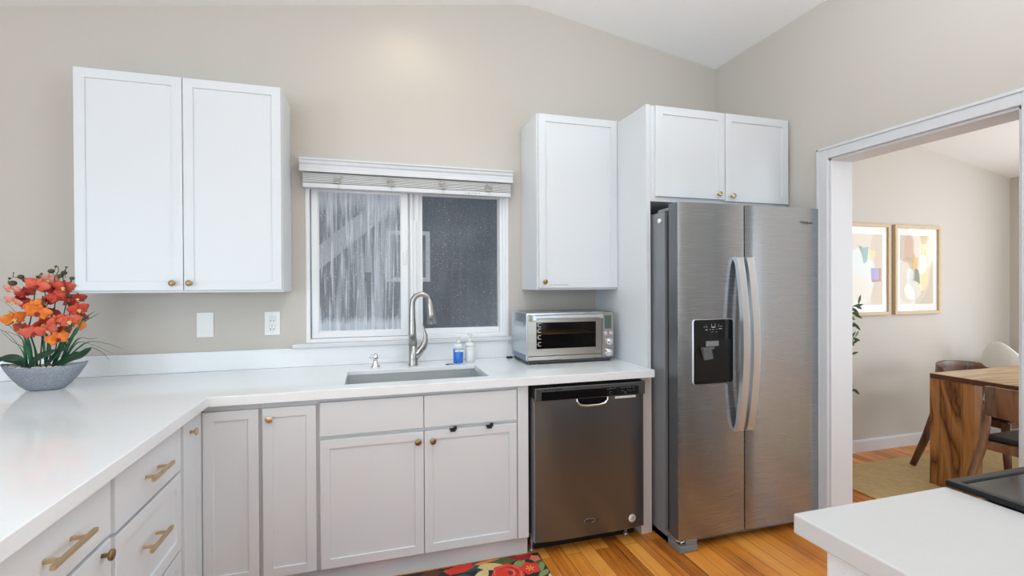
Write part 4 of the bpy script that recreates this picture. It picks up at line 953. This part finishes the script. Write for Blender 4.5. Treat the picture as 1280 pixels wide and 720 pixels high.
BL = [((.05,-.01),[(105,430),(130,429),(155,437)],.0045,-.05),((.05,0),[(108,436),(126,440),(137,451)],.0045,-.06),((.045,.01),[(96,425),(112,424),(122,422)],.004,0),
      ((.05,.0),[(92,420),(104,400),(119,389)],.005,.02),((.04,.01),[(90,420),(102,405),(125,391)],.0045,.04),((.05,.01),[(95,430),(112,430),(141,442)],.004,.02),
      ((-.07,-.01),[(30,430),(12,408),(-2,398)],.0055,-.04),((-.06,0),[(28,440),(10,418),(-8,408)],.005,-.02),((-.06,.01),[(32,430),(24,405),(10,388)],.006,.02),
      ((-.05,-.01),[(36,440),(22,420),(-5,412)],.0055,-.05),((-.05,.01),[(34,432),(20,392),(0,374)],.004,.03),((-.045,0),[(36,430),(30,415),(22,405)],.008,-.01),((-.03,0),[(44,440),(38,420),(36,402)],.007,0),
      ((0,0),[(54,430),(52,415),(48,398)],.007,.01),((.02,.01),[(76,430),(90,405),(98,390)],.007,.0),((.0,.0),[(60,432),(58,418),(62,405)],.006,.02),((.03,.0),[(80,430),(94,418),(104,396)],.006,-.01),((-.065,0),[(30,436),(16,428),(2,415)],.005,-.03)]
for (ox,oy), pl, w_, dy in BL:
    blade([(PX+ox,PY+oy,PZ+.094)]+[at(x,y,Y=PY+dy) for x,y in pl], w_, M['leaf'])
for (ox,oy), pl, w_, dy in [((.035,-.02),[(90,447),(103,443),(115,434)],.020,-.04),((-.045,-.03),[(47,448),(60,442),(70,437)],.016,-.05),((-.06,-.02),[(24,449),(8,447),(-12,456)],.014,-.05),((.01,-.03),[(72,441),(80,436),(88,432)],.011,-.03),((-.07,.0),[(20,452),(8,450),(-8,446)],.012,.0)]:
    blade([(PX+ox,PY+oy,PZ+.100)]+[at(x,y,Y=PY+dy) for x,y in pl], w_, M['leafd'], 'broad_leaf', .18, (0,-1,.55))

# ---------------------------------------------------------------- floral mat in front of the sink
RX0,RX1,RY0,RY1 = -.42,.822,1.62,2.318; RH = .007
rugm = [mat('mat_ground_black',(.022,.028,.026),.85,bump=.5,bscale=300)]+[mat('mat_'+n,c,.85,bump=.5,bscale=300) for n,c in (('red',(.72,.045,.028)),('deep_red',(.34,.018,.022)),('coral',(.75,.17,.10)),('cream',(.66,.52,.24)),('moss',(.085,.12,.035)),('sage',(.22,.30,.11)),('teal',(.030,.085,.095)),('orange',(.80,.30,.07)),('yellow',(.85,.58,.12)),('brown',(.13,.045,.03)))]
b = B(); b.box((RX0,RY0,0),(RX1,RY1,RH),.002); lay = [0]
def inside(poly): return [(min(max(x,RX0+.004),RX1-.004),min(max(y,RY0+.004),RY1-.004)) for x,y in poly]
def flat(poly, mi):
    lay[0] += 1; z = RH+.00005+lay[0]*.000012
    poly = inside(poly)
    vs = [b.bm.verts.new((x,y,z)) for x,y in poly]
    try: f = b.bm.faces.new(vs); f.material_index = mi; f.normal_update(); 
    except Exception: return
    if f.normal.z < 0: f.normal_flip()
def bloom(cx, cy, r, lobes, mi, depth=.12, n=60, ph=0): flat([(cx+r*(1-depth*abs(math.cos(lobes*a/2+ph)))*math.cos(a), cy+r*(1-depth*abs(math.cos(lobes*a/2+ph)))*math.sin(a)) for a in [2*math.pi*i/n for i in range(n)]], mi)
def leaf2(cx, cy, L_, W_, ang, mi):
    pts = [(L_*(t-.5), W_*math.sin(math.pi*t)*.5) for t in [i/10 for i in range(11)]]; pts += [(x,-y) for x,y in pts[::-1][1:-1]]
    flat([(cx+x*math.cos(ang)-y*math.sin(ang), cy+x*math.sin(ang)+y*math.cos(ang)) for x,y in pts], mi)
def peony(cx, cy, r):
    bloom(cx,cy,r,7,1); 
    for k,(q,mi) in enumerate(((.86,3),(.80,1),(.62,2),(.58,1),(.42,3),(.38,1),(.24,2),(.20,1),(.1,10))): bloom(cx+.01*r*k*(-1)**k,cy,r*q,6,mi,.08,ph=k*.8)
def hib(cx, cy, r, mi=1):
    bloom(cx,cy,r,5,mi,.26,ph=.4)
    for k in range(6): a = k*1.05; leaf2(cx+r*.25*math.cos(a),cy+r*.25*math.sin(a),r*.42,r*.09,a,9)
rnd = random.Random(5)
for k in range(70):
    leaf2(rnd.uniform(RX0,RX1),rnd.uniform(RY0,RY1),rnd.uniform(.05,.12),rnd.uniform(.02,.04),rnd.uniform(0,6.28),rnd.choice((5,6,7,5,7,4)))
leaf2(.63,2.285,.17,.06,.1,5); leaf2(.56,2.262,.16,.06,-.25,4); leaf2(.50,2.20,.14,.06,.9,4); leaf2(.46,2.275,.12,.05,.3,7); leaf2(.43,2.215,.09,.04,-.6,7); leaf2(.70,2.245,.10,.05,.7,6); leaf2(.80,2.20,.10,.03,1.2,6); leaf2(.79,2.14,.09,.035,.6,6); leaf2(.80,2.25,.06,.05,0,5)
flat([(.66,2.300),(.70,2.314),(.76,2.314),(.79,2.305),(.755,2.270),(.715,2.266)],2); bloom(.788,2.268,.030,5,3,.25)
flat([(.33,2.290),(.40,2.314),(.475,2.314),(.485,2.285),(.43,2.255),(.36,2.250)],1); flat([(.48,2.300),(.52,2.312),(.58,2.314),(.62,2.312),(.56,2.298),(.51,2.288)],8); leaf2(.27,2.28,.12,.07,.2,10)
peony(.625,2.185,.082); hib(.738,2.195,.056)
for (x,y,r_) in ((.25,2.14,.09),(.02,2.2,.10),(-.2,2.05,.09),(.36,1.95,.08),(.68,1.98,.07),(.1,1.83,.10),(-.28,1.75,.08),(.55,1.76,.09)): peony(x,y,r_)
for (x,y,r_,mi) in ((.14,2.0,.06,3),(.5,2.05,.05,8),(-.05,2.02,.05,1),(.76,1.80,.06,1),(.33,1.74,.06,3),(-.33,2.2,.06,3),(-.12,1.72,.05,8)): hib(x,y,r_,mi)
tag(obj('floor_mat', b, rugm, fix=False), 'black floor mat printed with large red flowers, on the floor by the sink cabinet', 'mat')

# ---------------------------------------------------------------- dining room
b = B(); b.box((3.075,.2,0),(5.5,2.742,.010),.003); tag(obj('area_rug', b, M['jute']), 'tan woven jute rug under the dining table', 'rug')
TBX0,TBX1,TBY0,TBY1 = 3.662,5.25,1.185,2.333
tb = thing('dining_table','heavy figured wood dining table with slab legs beyond the doorway','table',(4.45,1.76,.010))
b = B(); b.box((TBX0,TBY0,.724),(TBX1,TBY1,.762),.004,2); obj('tabletop', b, M['tabletop'], tb)
b = B(); b.box((TBX0+.0005,TBY0-.0004,.726),(TBX0+.001,TBY1+.0004,.7605)); b.bm.free()
b = B(); b.box((TBX0-.0006,TBY0+.004,.727),(TBX0+.002,TBY1-.004,.759)); obj('edge_band', b, mat('dark_end_grain',(.10,.035,.012),.5,var=.4,vscale=40), tb)
for y0_ in (2.078,TBY0+.002-.064):
    for x0_ in (TBX0+.001,TBX1-.076):
        b = B()
        for i,dy in enumerate((0,.064,.128,.192)):
            if y0_+dy < TBY0: continue
            b.box((x0_,y0_+dy,.0105),(x0_+.075,y0_+dy+.0625,.7235),.0015)
        obj('leg', b, M['table'], tb)
def chair(label, loc, rz, wood, cat='chair', group=None):
    """local: seat faces -Y, back at +Y"""
    t = thing('dining_chair', label, cat, loc, rz, group)
    b = B(); n = 20; G = []
    for i in range(n+1):
        a = R(-78+156*i/n); x = .250*math.sin(a)*1.02; y = .02+.225*math.cos(a)**.8 if math.cos(a)>0 else 0
        hh = .085 if abs(i-n/2) < n*.42 else .06
        up_ = .03*math.cos(a)
        out = Vector((math.sin(a),math.cos(a),0))
        c_ = Vector((x,y,.655+up_))
        G.append([c_-out*.011+Vector((0,0,-hh)), c_+out*.011+Vector((0,0,-hh)), c_+out*.016+Vector((0,0,hh*.2)), c_+out*.013+Vector((0,0,hh)), c_-out*.010+Vector((0,0,hh)), c_-out*.012+Vector((0,0,hh*.2))])
    V = [[b.bm.verts.new(p) for p in r_] for r_ in G]
    for A, C in zip(V, V[1:]):
        for j in range(6): f = b.bm.faces.new((A[j],A[(j+1)%6],C[(j+1)%6],C[j])); f.smooth = True
    b.bm.faces.new(V[0][::-1]); b.bm.faces.new(V[-1])
    o = obj('backrest', b, wood, t, local=True); md = o.modifiers.new('bev','BEVEL'); md.width = .004; md.segments = 2; md.limit_method = 'ANGLE'
    b = B(); b.box((-.225,-.225,.445),(.225,.180,.480),.015,3); obj('seat', b, M['leather'], t, local=True)
    b = B(); b.box((-.215,-.215,.395),(-.190,.19,.445),.003); b.box((.190,-.215,.395),(.215,.19,.445),.003); b.box((-.19,-.215,.395),(.19,-.190,.445),.003); b.box((-.19,.165,.395),(.19,.19,.445),.003); obj('seat_frame', b, wood, t, local=True)
    for s_ in (-1,1):
        b = B(); b.tube([(s_*.278,.300,.0),(s_*.262,.225,.22),(s_*.228,.172,.44),(s_*.232,.150,.56),(s_*.240,.135,.640)], [.015,.019,.023,.022,.017], 10, flat=1.35); obj('leg', b, wood, t, local=True)
        b = B(); b.tube([(s_*.235,-.235,.0),(s_*.222,-.215,.22),(s_*.205,-.200,.435)], [.014,.018,.021], 10, flat=1.2); obj('leg', b, wood, t, local=True)
    return t
chair('dark walnut chair with wraparound back at the far left corner of the dining table', (4.175,2.300,.020), R(3), M['walnut'])
chair('walnut chair with black seat tucked at the near end of the dining table', (3.590,1.665,.020), R(90), M['walnut_l'])
# white moulded chair, side on: back towards the doorway, open towards the far wall
wc = thing('white_chair','white moulded plastic chair with a tall rounded back behind the dining table','chair',(5.18,2.66,.011))
M['shell'] = mat('white_moulded_plastic',(.80,.79,.74),.35)
b = B(); cx, cy = 5.185, 2.665
G = []
for i in range(25):
    th = R(-140+280*i/24); dx, dy = -math.cos(th), math.sin(th)
    top = .70+.205*max(0,math.cos(th*.90))**4
    G.append([(cx+.17*dx,cy+.16*dy,.50),(cx+.205*dx,cy+.19*dy,.60),(cx+.225*dx,cy+.205*dy,top)])
V = [[b.bm.verts.new(p) for p in g] for g in G]
for A, C in zip(V, V[1:]):
    for j in range(2): b.bm.faces.new((A[j],C[j],C[j+1],A[j+1]))
o = obj('shell', b, M['shell'], wc, fix=True); md = o.modifiers.new('t','SOLIDIFY'); md.thickness = .016; subdiv(o,2)
b = B(); b.ball((cx,cy,.50), .18, (1,.92,.14), n=24); obj('seat', b, M['shell'], wc)
for sx in (-1,1):
    for sy in (-1,1): b = B(); b.cyl((cx+.11*sx,cy+.09*sy,.49),(cx+.17*sx,cy+.16*sy,.013),.014,.010,12); obj('leg', b, M['oak'], wc)
# framed prints
def curve_blob(cx, cz_, rx, rz_, rot=0, n=40, sq=1): 
    P_ = []
    for i in range(n):
        a = 2*math.pi*i/n; x = rx*math.copysign(abs(math.cos(a))**sq,math.cos(a)); z = rz_*math.copysign(abs(math.sin(a))**sq,math.sin(a)); P_.append((cx+x*math.cos(rot)-z*math.sin(rot), cz_+x*math.sin(rot)+z*math.cos(rot)))
    return P_
acr = bpy.data.materials.new('wavy_acrylic'); acr.use_nodes = True; nt = acr.node_tree; nt.nodes.clear(); N = nt.nodes.new
_o, _t, _g, _f, _m, _n, _b, _c = N('ShaderNodeOutputMaterial'), N('ShaderNodeBsdfTransparent'), N('ShaderNodeBsdfGlossy'), N('ShaderNodeFresnel'), N('ShaderNodeMixShader'), N('ShaderNodeTexNoise'), N('ShaderNodeBump'), N('ShaderNodeTexCoord')
_g.inputs['Roughness'].default_value = .02; _f.inputs['IOR'].default_value = 1.5; _gg, _iv, _mu = N('ShaderNodeNewGeometry'), N('ShaderNodeMath'), N('ShaderNodeMath'); _iv.operation = 'SUBTRACT'; _iv.inputs[0].default_value = 1; _mu.operation = 'MULTIPLY'; _n.inputs['Scale'].default_value = 2.6; _n.inputs['Detail'].default_value = .5; _b.inputs['Strength'].default_value = .55; _b.inputs['Distance'].default_value = .12
for p_, q_ in ((_c.outputs['Object'],_n.inputs['Vector']),(_n.outputs['Fac'],_b.inputs['Height']),(_b.outputs[0],_g.inputs['Normal']),(_gg.outputs['Backfacing'],_iv.inputs[1]),(_iv.outputs[0],_mu.inputs[0]),(_f.outputs[0],_mu.inputs[1]),(_mu.outputs[0],_m.inputs[0]),(_t.outputs[0],_m.inputs[1]),(_g.outputs[0],_m.inputs[2]),(_m.outputs[0],_o.inputs[0])): nt.links.new(p_, q_)
AC = {n: mat('art_'+n, c, .8) for n, c in (('ground',(.66,.56,.44)),('sand',(.58,.46,.33)),('ochre',(.74,.48,.16)),('cream',(.72,.66,.56)),('green',(.20,.28,.17)),('teal',(.22,.38,.38)),('yellow',(.74,.62,.28)),('violet',(.32,.28,.50)),('rust',(.42,.16,.11)),('pale',(.68,.70,.66)),('blush',(.66,.48,.37)))}
def framed(label, x0, x1, z0, z1, shapes):
    yw = WY-.012; t = thing('framed_print', label, 'picture', ((x0+x1)/2,yw,z0))
    b = B(); f_ = .026; y0_ = yw-.028
    b.box((x0,y0_,z0),(x0+f_,yw-.001,z1),.0015); b.box((x1-f_,y0_,z0),(x1,yw-.001,z1),.0015); b.box((x0+f_,y0_,z0),(x1-f_,yw-.001,z0+f_),.0015); b.box((x0+f_,y0_,z1-f_),(x1-f_,yw-.001,z1),.0015); obj('frame', b, M['oak'], t)
    b = B(); b.box((x0+f_,yw-.012,z0+f_),(x1-f_,yw-.008,z1-f_)); mt_ = obj('mount', b, M['paper'], t)
    b = B(); mats_ = []
    ax0, ax1, az0, az1 = x0+.075, x1-.075, z0+.085, z1-.085
    b.mi = 0; mats_.append(AC['ground']); b.box((ax0,yw-.0126,az0),(ax1,yw-.0119,az1)); yy = yw-.0127
    for nm, poly in shapes:
        if AC[nm] not in mats_: mats_.append(AC[nm])
        vs = [b.bm.verts.new((ax0+min(max(u,0),1)*(ax1-ax0), yy, az0+min(max(v,0),1)*(az1-az0))) for u, v in poly]; yy -= .00006
        try: f = b.bm.faces.new(vs); f.material_index = mats_.index(AC[nm])
        except Exception: pass
    obj('artwork', b, mats_, t, fix=False)
    b = B(); b.box((x0+f_,yw-.018,z0+f_),(x1-f_,yw-.0155,z1-f_)); obj('glazing', b, acr, t)
C_ = curve_blob
framed('framed abstract print with a violet block, left one beyond the doorway', 3.615,4.152,1.112,1.862,[('sand',C_(.9,.5,.3,.6)),('pale',C_(.35,.45,.45,.35)),('cream',C_(.3,.2,.4,.22)),('teal',[(.38,.80),(.60,.82),(.56,.62),(.46,.58)]),('green',[(.30,.84),(.42,.82),(.46,.66)]),('yellow',[(.58,.78),(.80,.76),(.76,.66),(.64,.62)]),('violet',[(.66,.52),(.88,.52),(.90,.34),(.68,.34)]),('rust',[(.88,.52),(.96,.52),(.96,.33),(.70,.32),(.70,.345),(.90,.36)])])
framed('framed abstract print with yellow arcs, right one beyond the doorway', 4.203,4.742,1.112,1.862,[('blush',C_(.42,.75,.30,.4)),('sand',C_(.25,.35,.35,.34)),('ochre',[(.66+.20*math.cos(a),.50+.34*math.sin(a)) for a in [R(-110+200*i/20) for i in range(21)]]+[(.60,.40)]),('yellow',[(.78,.98),(.84,.98),(.84,.75),(.78,.66)]),('yellow',[(.68,.98),(.73,.98),(.73,.76),(.68,.70)]),('yellow',[(.58,.98),(.63,.98),(.63,.78),(.58,.72)]),('cream',C_(.66,.58,.16,.14,.3)),('ochre',C_(.45,.60,.08,.12)),('green',[(.44,.52),(.54,.50),(.60,.30),(.42,.28)]),('pale',C_(.30,.42,.10,.10)),('cream',C_(.38,.2,.26,.14))])
# olive tree behind the left jamb
ol = thing('olive_tree','potted olive tree with only leaf tips showing past the left door jamb','plant',(2.915,2.52,0))
OX, OY = 2.915, 2.52
b = B(); b.lathe([(.11,0),(.14,.10),(.15,.20),(.14,.28),(.13,.28),(.12,.24),(.001,.24)], (OX,OY,0), 28); obj('basket', b, M['basket'], ol)
b = B(); b.tube([(OX,OY,.22),(OX+.02,OY,.6),(OX-.02,OY+.01,.95),(OX+.01,OY,1.3),(OX,OY,1.5)], [.014,.012,.010,.007,.004], 8); obj('trunk', b, M['bark'], ol)
def oleaf(b, p, d, L_, w_):
    d = d.normalized(); s_ = d.cross(Vector((.3,.9,.2))).normalized(); n = 5; G = []
    for i in range(n+1):
        t = i/n; ww = w_*math.sin(math.pi*min(.98,t*.9+.06))
        G.append((b.bm.verts.new(p+d*L_*t+s_*ww), b.bm.verts.new(p+d*L_*t-s_*ww)))
    for A, C in zip(G, G[1:]): f = b.bm.faces.new((A[0],A[1],C[1],C[0])); f.smooth = True
rnd = random.Random(21)
tips = [(1072,377),(1068,386),(1066,400),(1068,418),(1064,427),(1062,440),(1066,483)]
br_pts = [(at(x+1,y+3,Y=OY-.04+.02*i%.05), 1) for i,(x,y) in enumerate(tips)]
for i,(p,_) in enumerate(br_pts):
    s0 = Vector((OX+.0,OY,p.z-.10)); b = B(); b.tube([s0, s0.lerp(p,.5)+Vector((0,0,-.01)), p], [.004,.003,.0015], 6); bo = obj('branch', b, M['bark'], ol)
    b = B(); d0 = (p-s0).normalized()
    for k in range(7):
        ang = rnd.uniform(-1.1,1.1); q = s0.lerp(p,.55+.45*k/6)
        d = Vector((math.cos(ang)*(.9 if k>2 else .6), rnd.uniform(-.4,.3), math.sin(ang)*.9))
        oleaf(b, q, d, rnd.uniform(.05,.075), .0095)
    f = obj('foliage', b, M['olive'], bo, fix=False)
for k in range(26):
    a = rnd.uniform(0,6.28); z = rnd.uniform(.75,1.55); r_ = rnd.uniform(.08,.20)
    dx = math.cos(a)*r_; dx = min(dx,.05)
    p = Vector((OX+dx,OY+math.sin(a)*r_,z)); s0 = Vector((OX,OY,z-.08)); b = B(); b.tube([s0,p],[.003,.0015],5); bo = obj('branch', b, M['bark'], ol)
    b = B()
    for j in range(8):
        d = Vector((rnd.uniform(-1,.4),rnd.uniform(-1,1),rnd.uniform(-.6,1))); oleaf(b, s0.lerp(p,rnd.uniform(.4,1)), d, .05, .007)
    obj('foliage', b, M['olive'], bo, fix=False)

# ---------------------------------------------------------------- recessed ceiling lights
def downlight(x, y, energy, col, label, size=R(118), blend=.8):
    z = cz(x)-.004; t = thing('recessed_light', label, 'ceiling light', (x,y,z), 0, 'recessed ceiling lights')
    tilt = math.atan(SL)*(1 if x > RID else -1)
    Mt = Matrix.Translation((x,y,z)) @ Matrix.Rotation(tilt,4,'Y')
    b = B(); b.lathe([(.082,.002),(.082,-.004),(.066,-.006),(.064,.0),], (0,0,0), 32, cap=False); b.xf(Mt); obj('trim_ring', b, M['trim'], t)
    b = B(); b.lathe([(.064,-.001),(.001,-.001)], (0,0,0), 32, cap=False); b.xf(Mt); obj('lens', b, mat('lit_lens',(1,.95,.85),.5,emit=(1,.88,.70),es=5), t)
    l = bpy.data.lights.new('lamp','SPOT'); l.energy = energy; l.color = col; l.spot_size = size; l.spot_blend = blend; l.shadow_soft_size = .05
    o = bpy.data.objects.new('lamp', l); COL.objects.link(o); o.parent = t; o.location = (0,0,-.02)
downlight(.215,2.66,3.4,(1,.87,.62),'recessed ceiling light close to the wall above the sink',size=R(150))
downlight(-.6,.5,9,(.95,.98,1),'added recessed fill light over the left counter')  # unseen downlight, added for bounce light
downlight(.45,2.10,24,(.90,.96,1),'recessed ceiling light over the sink aisle')
downlight(.4,-1.2,9,(.97,.98,1),'added recessed fill light behind the camera')  # also an added downlight, out of view, for more bounce
# added fill lights bounced off the ceiling, shaped as an unseen pendant and torchiere
def uplight(parent, loc, energy, col, r=.16):
    l = bpy.data.lights.new('lamp','AREA'); l.shape = 'DISK'; l.size = 2*r; l.energy = energy; l.color = col
    o = bpy.data.objects.new('lamp', l); COL.objects.link(o); o.parent = parent; o.location = loc; o.rotation_euler = (R(180),0,0)
bowlp = [(.001,-.001),(.02,0),(.10,.012),(.17,.05),(.205,.10),(.20,.10),(.165,.054),(.10,.02),(.001,.012)]
pl_ = thing('added_pendant','added white bowl uplight over the range counter, bounced off the ceiling','lamp',(.9,.5,1.94))
b = B(); b.lathe(bowlp,(.9,.5,1.94),40,cap=False); obj('shade', b, M['white'], pl_)
b = B(); [b.cyl((.9+.19*math.cos(a),.5+.19*math.sin(a),2.03),(.9,.5,2.45),.0025,n=8) for a in (0,2.09,4.19)]; b.cyl((.9,.5,2.44),(.9,.5,cz(.9)-.02),.005,n=10); obj('suspension', b, M['nickel'], pl_)
b = B(); b.lathe([(.055,-.03),(.055,.0)],(.9,.5,cz(.9)),24); obj('canopy', b, M['nickel'], pl_)
uplight(pl_, (0,0,.095), 37, (.86,.95,1))
fl = thing('added_floor_lamp','added torchiere fill light, unseen behind the camera','lamp',(-1.5,-.8,0))
b = B(); b.lathe([(.14,0),(.14,.015),(.03,.03),(.012,.04)],(-1.5,-.8,0),32); obj('base', b, M['nickel'], fl)
b = B(); b.cyl((-1.5,-.8,.03),(-1.5,-.8,1.68),.011,n=14); obj('pole', b, M['nickel'], fl)
b = B(); b.lathe(bowlp,(-1.5,-.8,1.67),40,cap=False); obj('shade', b, M['white'], fl)
uplight(fl, (0,0,1.765), 26, (.78,.92,1))
